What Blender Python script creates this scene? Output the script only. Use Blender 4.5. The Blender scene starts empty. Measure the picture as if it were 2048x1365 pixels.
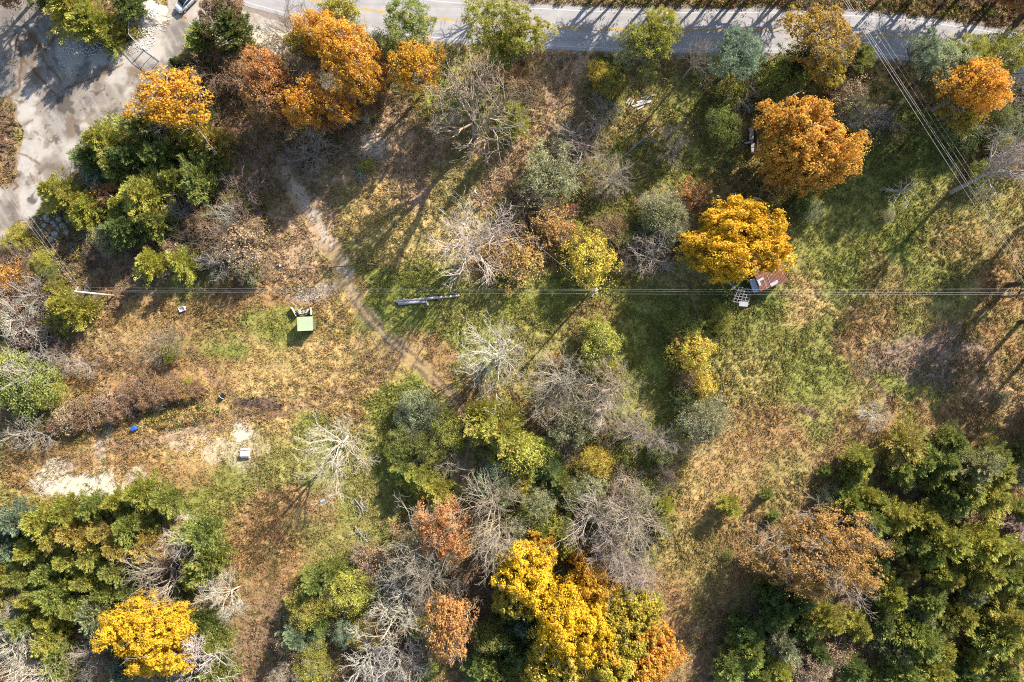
import bpy, math, random
import numpy as np
from mathutils import Vector, Matrix
SC = bpy.context.scene
COLL = SC.collection
# ------------------------------------------------------------------ camera, sky, sun, exposure
CAM_H = 120.0
PPM = 2048 / 180.0                      # photo pixels per metre on the ground
cam_d = bpy.data.cameras.new('camera'); cam_d.lens = 24; cam_d.sensor_width = 36
cam_d.clip_end = 4000; cam_d.clip_start = 0.5
cam = bpy.data.objects.new('camera', cam_d); COLL.objects.link(cam)
cam.location = (0, 0, CAM_H); SC.camera = cam
SUN_EL = math.radians(29); SUN_AZ = math.atan2(.66, .75)
w = bpy.data.worlds.new('World'); SC.world = w; w.use_nodes = True
nt = w.node_tree; bg = nt.nodes['Background']
sky = nt.nodes.new('ShaderNodeTexSky'); sky.sky_type = 'NISHITA'; sky.sun_disc = False
sky.sun_elevation = SUN_EL; sky.sun_rotation = SUN_AZ
nt.links.new(sky.outputs[0], bg.inputs[0]); bg.inputs[1].default_value = 0.115
sd = bpy.data.lights.new('sun', 'SUN'); sd.energy = 5.0; sd.angle = math.radians(.53); sd.color = (1, .93, .82)
sun = bpy.data.objects.new('sun', sd); COLL.objects.link(sun)
ld = Vector((-math.sin(SUN_AZ)*math.cos(SUN_EL), -math.cos(SUN_AZ)*math.cos(SUN_EL), -math.sin(SUN_EL)))
sun.rotation_euler = ld.to_track_quat('-Z', 'Y').to_euler(); sun.location = (40, 45, 60)
SC.view_settings.view_transform = 'Standard'; SC.view_settings.look = 'None'
SC.view_settings.exposure = 1.56; SC.view_settings.gamma = 1
SC.cycles.pixel_filter_type = 'BLACKMAN_HARRIS'; SC.cycles.filter_width = 1.1; SC.cycles.use_denoising = False
K = 1.75                                # how much brighter a sunlit flat surface shows than its own colour

# ------------------------------------------------------------------ helpers
def lin(c):
    c = np.asarray(c, float)/255
    return np.where(c <= .04045, c/12.92, ((c+.055)/1.055)**2.4)
def S(*c):                              # photo colour of a sunlit surface -> surface colour
    return tuple(float(v) for v in np.clip(lin(c)/K, 0, .85))
def SH(*c): return tuple(v*.74 for v in S(*c))      # the same for smooth hard surfaces
def G(px, py, z=0.0):                   # photo pixel at height z -> place
    s = (CAM_H-z)/CAM_H/PPM
    return Vector(((px-1024)*s, (682.5-py)*s, z))
def tag(o, label=None, cat=None, group=None, kind=None):
    if label: o['label'] = label
    if cat: o['category'] = cat
    if group: o['group'] = group
    if kind: o['kind'] = kind
    return o
def empty(name, loc=(0, 0, 0), rz=0.0):
    o = bpy.data.objects.new(name, None); COLL.objects.link(o); o.empty_display_size = .3
    o.location = loc; o.rotation_euler = (0, 0, rz); return o
def mesh_np(name, V, F, smooth=False, face=None, point=None):
    V = np.asarray(V, np.float32); F = np.asarray(F, np.int32)
    me = bpy.data.meshes.new(name); n = F.shape[1]
    me.vertices.add(len(V)); me.vertices.foreach_set('co', V.ravel())
    me.loops.add(F.size); me.loops.foreach_set('vertex_index', F.ravel())
    me.polygons.add(len(F)); me.polygons.foreach_set('loop_start', np.arange(len(F), dtype=np.int32)*n)
    if smooth: me.polygons.foreach_set('use_smooth', np.ones(len(F), bool))
    if face is not None:
        a = me.attributes.new('jit', 'FLOAT', 'FACE'); a.data.foreach_set('value', np.asarray(face, np.float32))
    if point is not None:
        a = me.color_attributes.new('Col', 'FLOAT_COLOR', 'POINT')
        c = np.ones((len(V), 4), np.float32); c[:, :3] = point; a.data.foreach_set('color', c.ravel())
    me.update(calc_edges=True); return me
def link(name, me, mat, parent=None, loc=(0, 0, 0)):
    o = bpy.data.objects.new(name, me); COLL.objects.link(o)
    if mat is not None and not me.materials: me.materials.append(mat)
    o.parent = parent; o.location = loc; return o
class MB:
    def __init__(s): s.v = []; s.f = []
    def add(s, V, F):
        b = len(s.v); s.v += [tuple(p) for p in V]; s.f += [tuple(i+b for i in f) for f in F]; return s
    def box(s, c, d, rz=0.0, ry=0.0, rx=0.0, bev=0.0):
        x, y, z = d[0]/2, d[1]/2, d[2]/2
        M = Matrix.Translation(Vector(c)) @ Matrix.Rotation(rz, 4, 'Z') @ Matrix.Rotation(ry, 4, 'Y') @ Matrix.Rotation(rx, 4, 'X')
        if bev <= 0:
            P = [(a*x, b*y, e*z) for e in (-1, 1) for a, b in ((-1, -1), (1, -1), (1, 1), (-1, 1))]
            F = [(3, 2, 1, 0), (4, 5, 6, 7)]+[(i, (i+1) % 4, (i+1) % 4+4, i+4) for i in range(4)]
        else:
            P = []
            for zz, k in ((-z, bev), (-z+bev, 0), (z-bev, 0), (z, bev)):
                X, Y = x-k, y-k; q = bev*.7
                P += [(-X+q, -Y, zz), (X-q, -Y, zz), (X, -Y+q, zz), (X, Y-q, zz), (X-q, Y, zz), (-X+q, Y, zz), (-X, Y-q, zz), (-X, -Y+q, zz)]
            F = [tuple(range(7, -1, -1)), tuple(range(24, 32))]
            for k in range(3):
                F += [(k*8+i, k*8+(i+1) % 8, k*8+8+(i+1) % 8, k*8+8+i) for i in range(8)]
        return s.add([M @ Vector(p) for p in P], F)
    def tube(s, pts, rad, k=8, cap=True):
        pts = [Vector(p) for p in pts]; n = len(pts)
        if not hasattr(rad, '__len__'): rad = [rad]*n
        V = []
        for i, p in enumerate(pts):
            d = (pts[min(i+1, n-1)]-pts[max(i-1, 0)]).normalized()
            u = d.cross(Vector((0, 0, 1)) if abs(d.z) < .9 else Vector((1, 0, 0))).normalized(); v = d.cross(u)
            V += [p+(u*math.cos(2*math.pi*j/k)+v*math.sin(2*math.pi*j/k))*rad[i] for j in range(k)]
        F = [(i*k+j, i*k+(j+1) % k, (i+1)*k+(j+1) % k, (i+1)*k+j) for i in range(n-1) for j in range(k)]
        if cap: F += [tuple(range(k-1, -1, -1)), tuple(range((n-1)*k, n*k))]
        return s.add(V, F)
    def poly(s, P, th):                 # flat outline of given thickness along z
        n = len(P); V = [(p[0], p[1], p[2]) for p in P]+[(p[0], p[1], p[2]-th) for p in P]
        return s.add(V, [tuple(range(n)), tuple(range(2*n-1, n-1, -1))]+[(i, i+n, (i+1) % n+n, (i+1) % n) for i in range(n)])
    def build(s, name, mat, parent=None, loc=(0, 0, 0), smooth=False):
        me = bpy.data.meshes.new(name); me.from_pydata(s.v, [], s.f); me.update()
        if smooth:
            for p in me.polygons: p.use_smooth = True
        return link(name, me, mat, parent, loc)

# ------------------------------------------------------------------ materials
def new_mat(name):
    m = bpy.data.materials.new(name); m.use_nodes = True; t = m.node_tree
    return m, t, t.nodes['Principled BSDF']
def N(t, kind, **kw):
    n = t.nodes.new('ShaderNode'+kind)
    for k, v in kw.items():
        if k in n.inputs.keys() and not hasattr(n, k): n.inputs[k].default_value = v
        else: setattr(n, k, v)
    return n
def noise(t, scale, detail=4, coord='Object', rough=.6):
    tc = N(t, 'TexCoord'); n = N(t, 'TexNoise'); n.inputs['Scale'].default_value = scale
    n.inputs['Detail'].default_value = detail; n.inputs['Roughness'].default_value = rough
    t.links.new(tc.outputs[coord], n.inputs['Vector']); return n.outputs['Fac']
def ramp(t, fac, lo, hi, a=.3, b=.7):
    r = N(t, 'MapRange'); r.inputs[1].default_value = a; r.inputs[2].default_value = b
    r.inputs[3].default_value = lo; r.inputs[4].default_value = hi
    t.links.new(fac, r.inputs[0]); return r.outputs[0]
def scale_col(t, col, fac):
    v = N(t, 'VectorMath', operation='SCALE'); t.links.new(col, v.inputs[0]); t.links.new(fac, v.inputs['Scale']); return v.outputs[0]
def mixc(t, fac, a, b):
    m = N(t, 'Mix', data_type='RGBA')
    for s_, v in ((m.inputs[0], fac), (m.inputs[6], a), (m.inputs[7], b)):
        if isinstance(v, (tuple, list)): s_.default_value = (*v[:3], 1)
        elif isinstance(v, (int, float)): s_.default_value = v
        else: t.links.new(v, s_)
    return m.outputs[2]
def plain(name, col, rough=.6, metal=0.0, sc=3.0, amt=.18, dirt=None, dirt_amt=.0):
    m, t, b = new_mat(name); b.inputs['Roughness'].default_value = rough; b.inputs['Metallic'].default_value = metal
    rgb = N(t, 'RGB'); rgb.outputs[0].default_value = (*col, 1)
    c = scale_col(t, rgb.outputs[0], ramp(t, noise(t, sc, 5), 1-amt, 1+amt))
    if dirt: c = mixc(t, ramp(t, noise(t, sc*.6, 6), 0, 1, .62-dirt_amt*.3, .66), c, dirt)
    t.links.new(c, b.inputs['Base Color']); return m
def ground_mat(name, fine=9.0, amt=.35, bump=.0, rough=.95):
    m, t, b = new_mat(name); b.inputs['Roughness'].default_value = rough; b.inputs['Specular IOR Level'].default_value = .12
    a = N(t, 'VertexColor'); a.layer_name = 'Col'
    f = ramp(t, noise(t, fine, 5, rough=.7), 1-amt, 1+amt, .25, .75)
    c = scale_col(t, a.outputs[0], f)
    t.links.new(c, b.inputs['Base Color'])
    if bump:
        bn = N(t, 'Bump'); bn.inputs['Strength'].default_value = bump; bn.inputs['Distance'].default_value = .1
        t.links.new(noise(t, fine*1.5, 4), bn.inputs['Height']); t.links.new(bn.outputs[0], b.inputs['Normal'])
    return m
def leaf_mat(name, hue=.03, lo=.6, hi=1.35, transl=.22, second=None, nscale=.35, vcol=False):
    m, t, b = new_mat(name)
    b.inputs['Roughness'].default_value = .75; b.inputs['Specular IOR Level'].default_value = .2
    at = N(t, 'Attribute'); at.attribute_name = 'jit'
    if vcol:
        a = N(t, 'VertexColor'); a.layer_name = 'Col'; base = a.outputs[0]
    else:
        oi = N(t, 'ObjectInfo'); base = oi.outputs['Color']
    if second: base = mixc(t, ramp(t, noise(t, nscale, 2), 0, .75, .42, .68), base, second)
    hs = N(t, 'HueSaturation'); t.links.new(base, hs.inputs['Color'])
    t.links.new(ramp(t, noise(t, .9, 3), .5-hue, .5+hue), hs.inputs['Hue'])
    t.links.new(ramp(t, at.outputs['Fac'], lo, hi, 0, 1), hs.inputs['Value'])
    t.links.new(hs.outputs[0], b.inputs['Base Color'])
    tr = N(t, 'BsdfTranslucent'); t.links.new(hs.outputs[0], tr.inputs[0])
    mx = N(t, 'MixShader'); mx.inputs[0].default_value = transl
    t.links.new(b.outputs[0], mx.inputs[1]); t.links.new(tr.outputs[0], mx.inputs[2])
    t.links.new(mx.outputs[0], t.nodes['Material Output'].inputs[0]); return m
def bark_mat(name):
    m, t, b = new_mat(name); b.inputs['Roughness'].default_value = .9; b.inputs['Specular IOR Level'].default_value = .15
    oi = N(t, 'ObjectInfo')
    c = scale_col(t, oi.outputs['Color'], ramp(t, noise(t, 1.7, 5), .65, 1.3))
    t.links.new(c, b.inputs['Base Color']); return m
M_LEAF = leaf_mat('leaves', hue=.035, lo=.65, hi=1.4, transl=.3)
M_MAPLE = leaf_mat('autumn_leaves', hue=.02, lo=.72, hi=1.35, transl=.38)
M_NEEDLE = leaf_mat('needles', hue=.03, lo=.6, hi=1.5, transl=.36)
M_BARK = bark_mat('bark')

# ------------------------------------------------------------------ noise in numpy
def vnoise(X, Y, cell, seed):
    r = np.random.default_rng(seed); n = 256; L = r.random((n, n))
    x = X/cell; y = Y/cell; xi = np.floor(x).astype(int); yi = np.floor(y).astype(int)
    fx = x-xi; fy = y-yi; fx = fx*fx*(3-2*fx); fy = fy*fy*(3-2*fy)
    a = L[yi % n, xi % n]; b = L[yi % n, (xi+1) % n]; c = L[(yi+1) % n, xi % n]; d = L[(yi+1) % n, (xi+1) % n]
    return (a*(1-fx)+b*fx)*(1-fy)+(c*(1-fx)+d*fx)*fy
def fbm(X, Y, cell, seed, octv=4, gain=.55):
    o = np.zeros_like(X); A = 0; a = 1.0
    for i in range(octv):
        o += a*vnoise(X+37*i, Y-91*i, cell/2**i, seed+i); A += a; a *= gain
    return o/A
def seg_dist(X, Y, pts):
    D = np.full(X.shape, 1e9)
    for (x0, y0), (x1, y1) in zip(pts[:-1], pts[1:]):
        dx, dy = x1-x0, y1-y0; L2 = dx*dx+dy*dy+1e-9
        t = np.clip(((X-x0)*dx+(Y-y0)*dy)/L2, 0, 1)
        D = np.minimum(D, np.hypot(X-x0-t*dx, Y-y0-t*dy))
    return D
def in_poly(X, Y, P):
    ins = np.zeros(X.shape, bool); n = len(P)
    for i in range(n):
        x0, y0 = P[i]; x1, y1 = P[(i+1) % n]
        if y0 == y1: continue
        ins ^= ((y0 > Y) != (y1 > Y)) & (X < (x1-x0)*(Y-y0)/(y1-y0)+x0)
    return ins
def sstep(a, b, x):
    t = np.clip((x-a)/(b-a), 0, 1); return t*t*(3-2*t)

# ------------------------------------------------------------------ ground
STEP = .22
gx = np.concatenate([[-900, -400, -220, -150, -120], np.arange(-104, 104, STEP), [120, 150, 220, 400, 900]])
gy = np.concatenate([[-900, -400, -200, -110, -85], np.arange(-67, 74, STEP), [85, 110, 200, 400, 900]])
X, Y = np.meshgrid(gx, gy)
PX = 1024+X*PPM; PY = 682.5-Y*PPM
WX = PX+(fbm(PX, PY, 70, 5, 4)-.5)*85; WY = PY+(fbm(PX, PY, 70, 15, 4)-.5)*85
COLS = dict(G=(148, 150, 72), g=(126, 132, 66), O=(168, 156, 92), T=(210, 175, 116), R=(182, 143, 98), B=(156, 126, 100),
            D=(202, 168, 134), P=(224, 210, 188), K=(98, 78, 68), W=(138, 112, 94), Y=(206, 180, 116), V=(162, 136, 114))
C = {k: np.array(S(*v)) for k, v in COLS.items()}
n1 = fbm(PX, PY, 120, 31, 5); n2 = fbm(PX, PY, 34, 41, 4); n3 = fbm(PX, PY, 9, 51, 3)
def mix(a, b, t): return a*(1-t[..., None])+b*t[..., None]
col = np.zeros(X.shape+(3,)); col[:] = C['O']
col = mix(col, C['G'], sstep(.5, .66, n1)); col = mix(col, C['R'], sstep(.52, .38, n1))
BLOBS = '''
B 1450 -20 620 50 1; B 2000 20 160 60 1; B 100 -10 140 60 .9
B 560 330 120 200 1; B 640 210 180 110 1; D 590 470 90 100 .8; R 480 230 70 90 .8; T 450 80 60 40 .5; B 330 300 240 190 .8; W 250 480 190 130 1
B 760 240 110 70 .7; D 800 340 150 100 1; T 740 420 60 70 .9; Y 830 470 120 75 1; O 930 380 70 90 .8; B 880 300 60 50 .5
O 900 110 110 40 .9; R 1000 110 60 40 .5; D 1120 190 60 130 .8; T 1040 300 60 80 .6; G 1230 150 110 60 .6; T 1300 190 70 50 .7; G 1400 200 120 90 .6; R 1290 270 90 40 .5; G 1340 330 140 70 .8
G 1250 420 110 40 .8; O 1100 520 110 50 .6; R 1090 470 80 70 .8; B 1060 430 50 50 .8; G 1220 600 180 60 .8; G 1330 660 120 90 .9; R 1170 640 60 40 .6; G 1330 720 90 90 .9
G 850 590 120 60 1; G 900 640 80 50 .6; T 680 600 55 60 .9; T 640 740 240 80 1; G 560 660 70 55 .9; O 430 680 50 40 .9; G 440 700 50 25 .8; R 330 640 150 50 .9; T 250 690 120 50 .7; R 250 760 220 70 .9
T 700 720 90 60 .9; R 880 700 40 40 1; O 940 640 60 60 .8; G 1000 660 110 60 .7; O 1060 730 70 90 .8; R 950 800 30 60 .8
T 420 860 210 80 1; T 300 930 150 60 .8; R 350 960 140 40 .7; R 200 900 150 50 .7; R 60 930 90 60 .9; B 30 830 70 50 .8; B 160 700 140 60 .6
G 800 800 70 60 1; G 660 890 80 60 .8; G 790 900 60 70 .8; O 520 930 110 60 .7; G 470 960 50 40 .7; O 540 1000 100 70 .8; G 470 1000 40 40 .7
R 560 1010 90 30 .6; R 520 1130 110 150 1; R 640 1010 70 40 .8; O 650 1080 60 60 .6; O 740 1020 60 50 .6; B 520 1290 90 110 .9; B 690 1290 160 110 .8
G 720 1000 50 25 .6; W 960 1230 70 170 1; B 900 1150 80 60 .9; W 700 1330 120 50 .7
g 1800 300 130 90 1; G 1750 480 190 130 .85; g 1640 380 80 60 .9; O 1950 430 110 90 .9; R 1960 500 100 60 .5; O 1860 600 120 70 .7; G 1900 560 60 50 .6; R 1780 560 60 50 .5
O 1560 700 200 150 1; G 1560 690 170 120 .5; G 1640 760 90 60 .8; T 1590 600 50 40 .7; T 1490 760 70 60 .3; R 1730 660 70 60 .9; V 1860 720 130 60 1; R 2000 730 80 90 .8; R 1960 850 110 80 .8; D 1980 790 60 40 .5
W 1610 830 60 16 1; O 1700 800 70 50 .6; G 1560 830 40 60 .8; R 1500 900 120 110 .9; T 1420 960 90 90 .6; R 1450 1100 140 140 .9; O 1400 1100 70 90 .6; O 1570 960 60 60 .6; T 1390 1000 60 60 .5
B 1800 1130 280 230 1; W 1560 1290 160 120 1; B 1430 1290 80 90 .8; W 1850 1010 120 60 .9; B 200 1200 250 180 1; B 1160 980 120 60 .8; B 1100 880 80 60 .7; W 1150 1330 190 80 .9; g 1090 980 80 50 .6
O 900 960 70 50 .5; g 860 900 80 50 .7; B 1000 1000 60 40 .6; K 515 812 50 15 1; K 730 345 14 14 .5; D 90 480 40 40 .7; B 15 300 40 90 1; R 1300 500 60 50 .5; B 1560 210 80 50 .9; R 1750 150 90 50 .8; O 1700 200 80 50 .6; R 1880 190 90 60 .8; g 1900 260 100 50 .7; O 2000 380 60 50 .6; g 1480 600 90 60 .9
'''
for item in BLOBS.replace('\n', ';').split(';'):
    q = item.split()
    if len(q) != 6: continue
    x, y, rx, ry, a = map(float, q[1:])
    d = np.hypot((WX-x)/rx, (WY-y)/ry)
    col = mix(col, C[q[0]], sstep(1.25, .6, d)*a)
# green and straw flecks
col = mix(col, C['g'], sstep(.60, .76, n2)*.35); col = mix(col, C['O'], sstep(.44, .30, n2)*.3)
def spot(key, x, y, rx, ry, a, edge=.5):
    global col
    d = np.hypot((WX-x)/rx, (WY-y)/ry)+(n3-.5)*.9
    m_ = sstep(1+edge*.5, 1-edge*.5, d)*a
    col = mix(col, C[key], m_); return m_
bare = np.zeros(X.shape)
for q in (('P', 178, 972, 108, 24, 1), ('P', 90, 945, 35, 24, .7), ('P', 215, 905, 16, 36, .5), ('P', 272, 940, 22, 24, .5), ('P', 430, 900, 34, 30, .45), ('P', 488, 874, 20, 14, .9),
          ('P', 490, 905, 38, 34, .35), ('P', 365, 865, 34, 18, .45), ('P', 618, 583, 30, 18, .7), ('V', 620, 590, 40, 26, .6), ('P', 760, 300, 24, 30, .6), ('P', 745, 230, 14, 28, .6),
          ('P', 545, 85, 30, 34, .8), ('P', 480, 40, 110, 50, 1), ('P', 560, 20, 90, 40, 1), ('P', 300, 30, 40, 34, .9), ('P', 120, 75, 40, 40, .5), ('P', 160, 90, 60, 20, .8), ('P', 1540, 280, 20, 10, .0),
          ('K', 520, 812, 46, 14, .8), ('V', 1880, 700, 90, 26, .6), ('P', 905, 245, 26, 20, .4), ('P', 90, 450, 60, 34, .4), ('D', 600, 500, 40, 40, .5)):
    bare = np.maximum(bare, spot(*q))
# tyre tracks in the meadow
for pts, wd, key, a in (([(560, 805), (640, 790), (720, 760), (800, 715)], 9, 'R', .7), ([(560, 830), (660, 800), (760, 760)], 6, 'R', .6), ([(250, 880), (400, 850), (560, 815)], 7, 'R', .6),
                        ([(230, 895), (420, 862), (560, 828)], 5, 'D', .6), ([(560, 812), (640, 796), (715, 762), (775, 712), (800, 690)], 4, 'B', .8), ([(562, 826), (648, 808), (726, 772), (790, 722), (818, 700)], 4, 'B', .8), ([(560, 819), (644, 802), (720, 767), (783, 717)], 3.5, 'T', .6), ([(110, 925), (250, 886), (400, 848), (560, 812)], 4, 'B', .6), ([(120, 940), (260, 899), (405, 861), (562, 826)], 4, 'B', .6), ([(600, 770), (690, 740), (760, 690), (775, 670)], 4, 'B', .5), ([(560, 810), (480, 815), (410, 845)], 4, 'K', .4), ([(385, 700), (420, 760), (450, 780), (480, 800)], 6, 'B', .7),
                        ([(1665, 660), (1740, 760), (1800, 820)], 6, 'B', .6), ([(1580, 560), (1640, 600), (1680, 650)], 7, 'T', .5), ([(940, 650), (935, 800)], 3, 'B', .3), ([(950, 650), (950, 790)], 3, 'B', .3)):
    m_ = sstep(wd*1.6, wd*.5, seg_dist(WX*.35+PX*.65, WY*.35+PY*.65, pts)+(n3-.5)*6)*a
    col = mix(col, C[key], m_)
for k in range(16):                                               # furrows of turned soil
    yy = 800+k*1.9
    m_ = sstep(1.4, .3, np.abs((PY-yy)+(PX-515)*.2))*sstep(50, 30, np.abs(PX-520))*.7
    col = mix(col, C['K'] if k % 2 else C['W'], m_)
ROAD_C = [(-200, -300), (100, -170), (330, -85), (480, -38), (622, 0), (717, 17), (837, 34), (947, 44), (1086, 53), (1224, 59), (1380, 61), (1536, 61), (1686, 66), (1760, 71), (1836, 78), (1946, 94), (2048, 111), (2200, 142), (2400, 190)]
LOT = [(-60, -40), (60, -40), (105, 20), (118, 62), (150, 85), (205, 95), (250, 92), (285, 70), (330, 40), (362, 25), (400, 55), (372, 100), (338, 150), (300, 185), (262, 235), (215, 262), (170, 275), (165, 330), (120, 370), (92, 398), (88, 425), (40, 452), (0, 490), (-60, 520)]
DRIVE = [(330, 42), (345, -60), (560, -60), (640, -10), (760, 62), (690, 74), (600, 62), (530, 60), (470, 55), (420, 62), (392, 72), (372, 100), (352, 60)]
LX = PX+(fbm(PX, PY, 30, 61, 4)-.5)*34; LY = PY+(fbm(PX, PY, 30, 71, 4)-.5)*34
lot = in_poly(LX, LY, LOT) & ~((np.hypot((LX-5)/40, (LY-285)/85) < 1))
drive = in_poly(LX, LY, DRIVE) & ~lot
TRACK = [(565, 335), (590, 370), (622, 425), (650, 470), (678, 515), (692, 548), (704, 585), (728, 625), (765, 668), (812, 708), (860, 750), (900, 790), (930, 840), (936, 900), (925, 960)]
tdist = seg_dist(PX*.6+LX*.4, PY*.6+LY*.4, TRACK)
n4 = fbm(PX, PY, 26, 57, 4, .7)
twid = np.interp(PY, [330, 400, 480, 540, 575, 600, 700, 800, 960], [10, 17, 20, 19, 12, 14, 13, 15, 10])
track = tdist+(n3-.5)*15+(n4-.5)*26 < twid
P2 = [(1165, 105), (1120, 180), (1072, 260), (1030, 330), (975, 395)]
pd = seg_dist(PX*.6+LX*.4, PY*.6+LY*.4, P2); col = mix(col, C['D'], sstep(44, 16, pd+(n3-.5)*14)*.9)
rdist = seg_dist(PX, PY, ROAD_C)
hard = np.maximum(np.maximum(sstep(52, 44, rdist), lot*1.0), np.maximum(drive*.95, sstep(26, 14, tdist)))
litter = np.zeros(X.shape)
soft = np.clip(1-hard-bare*.8, 0, 1)
und = (fbm(PX, PY, 260, 81, 3)-.5)*1.0*sstep(140, 90, np.hypot(X*.7, Y))
rel = (fbm(PX, PY, 18, 91, 3, .7)-.5)*.8+(vnoise(PX, PY, 9, 63)-.5)*.35+(fbm(PX, PY, 6, 95, 2, .9)-.5)*.85
tall = .35+.65*sstep(.4, .6, fbm(PX, PY, 90, 99, 3))
inner = (np.abs(X) < 106) & (np.abs(Y) < 76)
Z = und*.0+rel*soft*tall*.62*inner
# the eroded bank below the brush line
bank = [(60, 880), (150, 858), (230, 838), (310, 815), (395, 792)]
bd = seg_dist(PX, PY, bank)
Z = Z-sstep(26, 4, bd)*.55*inner+sstep(40, 6, seg_dist(PX, PY-22*0+30, bank))*.5*inner
Z = np.where(inner, Z, -.02)
Z = Z-.03*(hard > .5)
def fac(i, j): return None
ny, nx = X.shape
idx = np.arange(ny*nx).reshape(ny, nx)
FQ = np.stack([idx[:-1, :-1], idx[:-1, 1:], idx[1:, 1:], idx[1:, :-1]], -1)
V = np.stack([X, Y, Z], -1).reshape(-1, 3)
M_GROUND = ground_mat('meadow_soil', 4.0, .42)
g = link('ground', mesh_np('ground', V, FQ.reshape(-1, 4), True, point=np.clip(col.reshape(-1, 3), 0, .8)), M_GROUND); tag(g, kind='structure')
def sheet(name, mask, colour, dz, mat):
    fm = (mask[:-1, :-1] & mask[1:, 1:] & mask[1:, :-1] & mask[:-1, 1:])
    F = FQ[fm]; used, inv = np.unique(F, return_inverse=True); F = inv.reshape(-1, 4)
    Vv = V[used].copy(); Vv[:, 2] += dz
    return tag(link(name, mesh_np(name, Vv, F, True, point=np.clip(colour.reshape(-1, 3)[used], 0, .8)), mat), kind='structure')
# concrete lot: pale slabs, weedy joints, stains, the gate's shadow painted in
lc = np.zeros(X.shape+(3,)); lc[:] = SH(182, 169, 154)
la = fbm(PX, PY, 60, 111, 5); lc = mix(lc, np.array(SH(226, 216, 204)), sstep(.5, .62, la)*.9); lc = mix(lc, np.array(SH(158, 148, 140)), sstep(.5, .38, la)*.95)
sx = fbm(PX*.5+PY*.9, (PX*.9-PY*.5)*6, 40, 121, 3); lc = mix(lc, np.array(SH(216, 206, 194)), sstep(.55, .7, sx)*.5)
gr_ = fbm(PX, PY, 8, 131, 4, .8); lc = lc*(.78+.44*gr_)[..., None]; ck = np.abs(fbm(LX, LY, 60, 141, 4)-.5)
lc = mix(lc, np.array(SH(96, 86, 76)), sstep(.0065, .002, ck)*.75*(n2 > .42)); lc = mix(lc, np.array(SH(140, 112, 84)), sstep(.62, .7, fbm(PX, PY, 24, 151, 4))*.5)
seam_or_shade = lambda pts, wd, c, a: mix(lc, np.array(SH(*c)), sstep(wd*1.5, wd*.4, seg_dist(LX*.25+PX*.75, LY*.25+PY*.75, pts)+(n3-.5)*wd*2.2)*a)
for pts, wd in (([(40, 108), (75, 150), (118, 195)], 4.5), ([(60, 72), (90, 100), (122, 58)], 5), ([(85, 120), (122, 160)], 3), ([(135, 175), (200, 150), (245, 130)], 2.6), ([(30, 60), (45, 110), (38, 175), (8, 200)], 5),
                ([(40, 255), (68, 240)], 2), ([(10, 195), (70, 215)], 4), ([(40, 278), (66, 281)], 2.2), ([(30, 300), (80, 330)], 2.6), ([(0, 330), (35, 372), (25, 380)], 4), ([(190, 110), (212, 138)], 2), ([(100, 60), (135, 40)], 6), ([(70, 265), (85, 275)], 1.5), ([(60, 345), (72, 380), (62, 395)], 2)):
    lc = seam_or_shade(pts, wd*.62, (140, 108, 80), .9)
for pts, wd in (([(250, 100), (292, 150)], .9), ([(270, 92), (300, 130)], .8), ([(308, 114), (275, 152)], 1.0), ([(140, 170), (115, 190), (60, 215)], .8), ([(160, 265), (185, 260)], .8)):
    lc = seam_or_shade(pts, wd, (70, 66, 66), .8)  # dark lines beside the gate are its cast shadow, painted on
for x, y, rx, ry in ((132, 208, 16, 20), (148, 225, 8, 8), (152, 262, 6, 10), (60, 395, 12, 8)):
    d = np.hypot((LX-x)/rx, (LY-y)/ry)+(n3-.5)*.8; lc = mix(lc, np.array(SH(112, 104, 94)), sstep(1.2, .8, d)*.9)
for x, y, rx, ry in ((200, 120, 26, 16), (55, 225, 16, 18), (62, 265, 8, 14), (140, 110, 30, 30), (215, 232, 6, 8), (300, 100, 40, 30)):
    d = np.hypot((LX-x)/rx, (LY-y)/ry)+(n3-.5)*.8; lc = mix(lc, np.array(SH(238, 228, 214)), sstep(1.2, .6, d)*.8)
M_LOT = ground_mat('worn_concrete', 5, .12, .15, .9)
sheet('concrete_lot', lot, lc, .045, M_LOT)
dc = np.zeros(X.shape+(3,)); dc[:] = SH(226, 214, 200); dc = mix(dc, np.array(SH(198, 178, 158)), sstep(.5, .7, n2)*.8); dc = mix(dc, np.array(SH(245, 236, 224)), sstep(.5, .35, n2)*.6)
sheet('gravel_driveway', drive, dc, .04, ground_mat('pale_gravel', 10, .22, .4))
tc_ = np.zeros(X.shape+(3,)); tc_[:] = mix(np.broadcast_to(C['D']*.92, tc_.shape), col, .2+.4*sstep(.6, .42, n4)*.6+.2*sstep(545, 600, PY))
pale = np.interp(PY, [330, 400, 520, 545, 575, 650, 675, 700, 960], [.1, .6, .9, .8, .3, .35, .5, .25, 0])
tc_ = mix(tc_, C['P']*.85, pale*sstep(.36, .58, n4)*sstep(twid*1.1, twid*.2, tdist+(n3-.5)*12))
low = sstep(560, 640, PY); tc_ = mix(tc_, C['W'], low*.45*sstep(.4, .6, n2)+sstep(700, 840, PY)*.45); tc_ = mix(tc_, C['T']*.9, low*sstep(5, 1, tdist+(n3-.5)*5)*.5)
for off in (-8, 8):
    tt = seg_dist(PX+off*.75+(n3-.5)*3, PY-off*.6, TRACK); tc_ = mix(tc_, C['W']*.85, low*sstep(5.5, 2, tt)*sstep(.3, .42, n4)*.85)
sheet('dirt_track', track & ~lot, tc_, .035, ground_mat('packed_dirt', 8, .28, .4))

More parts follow.
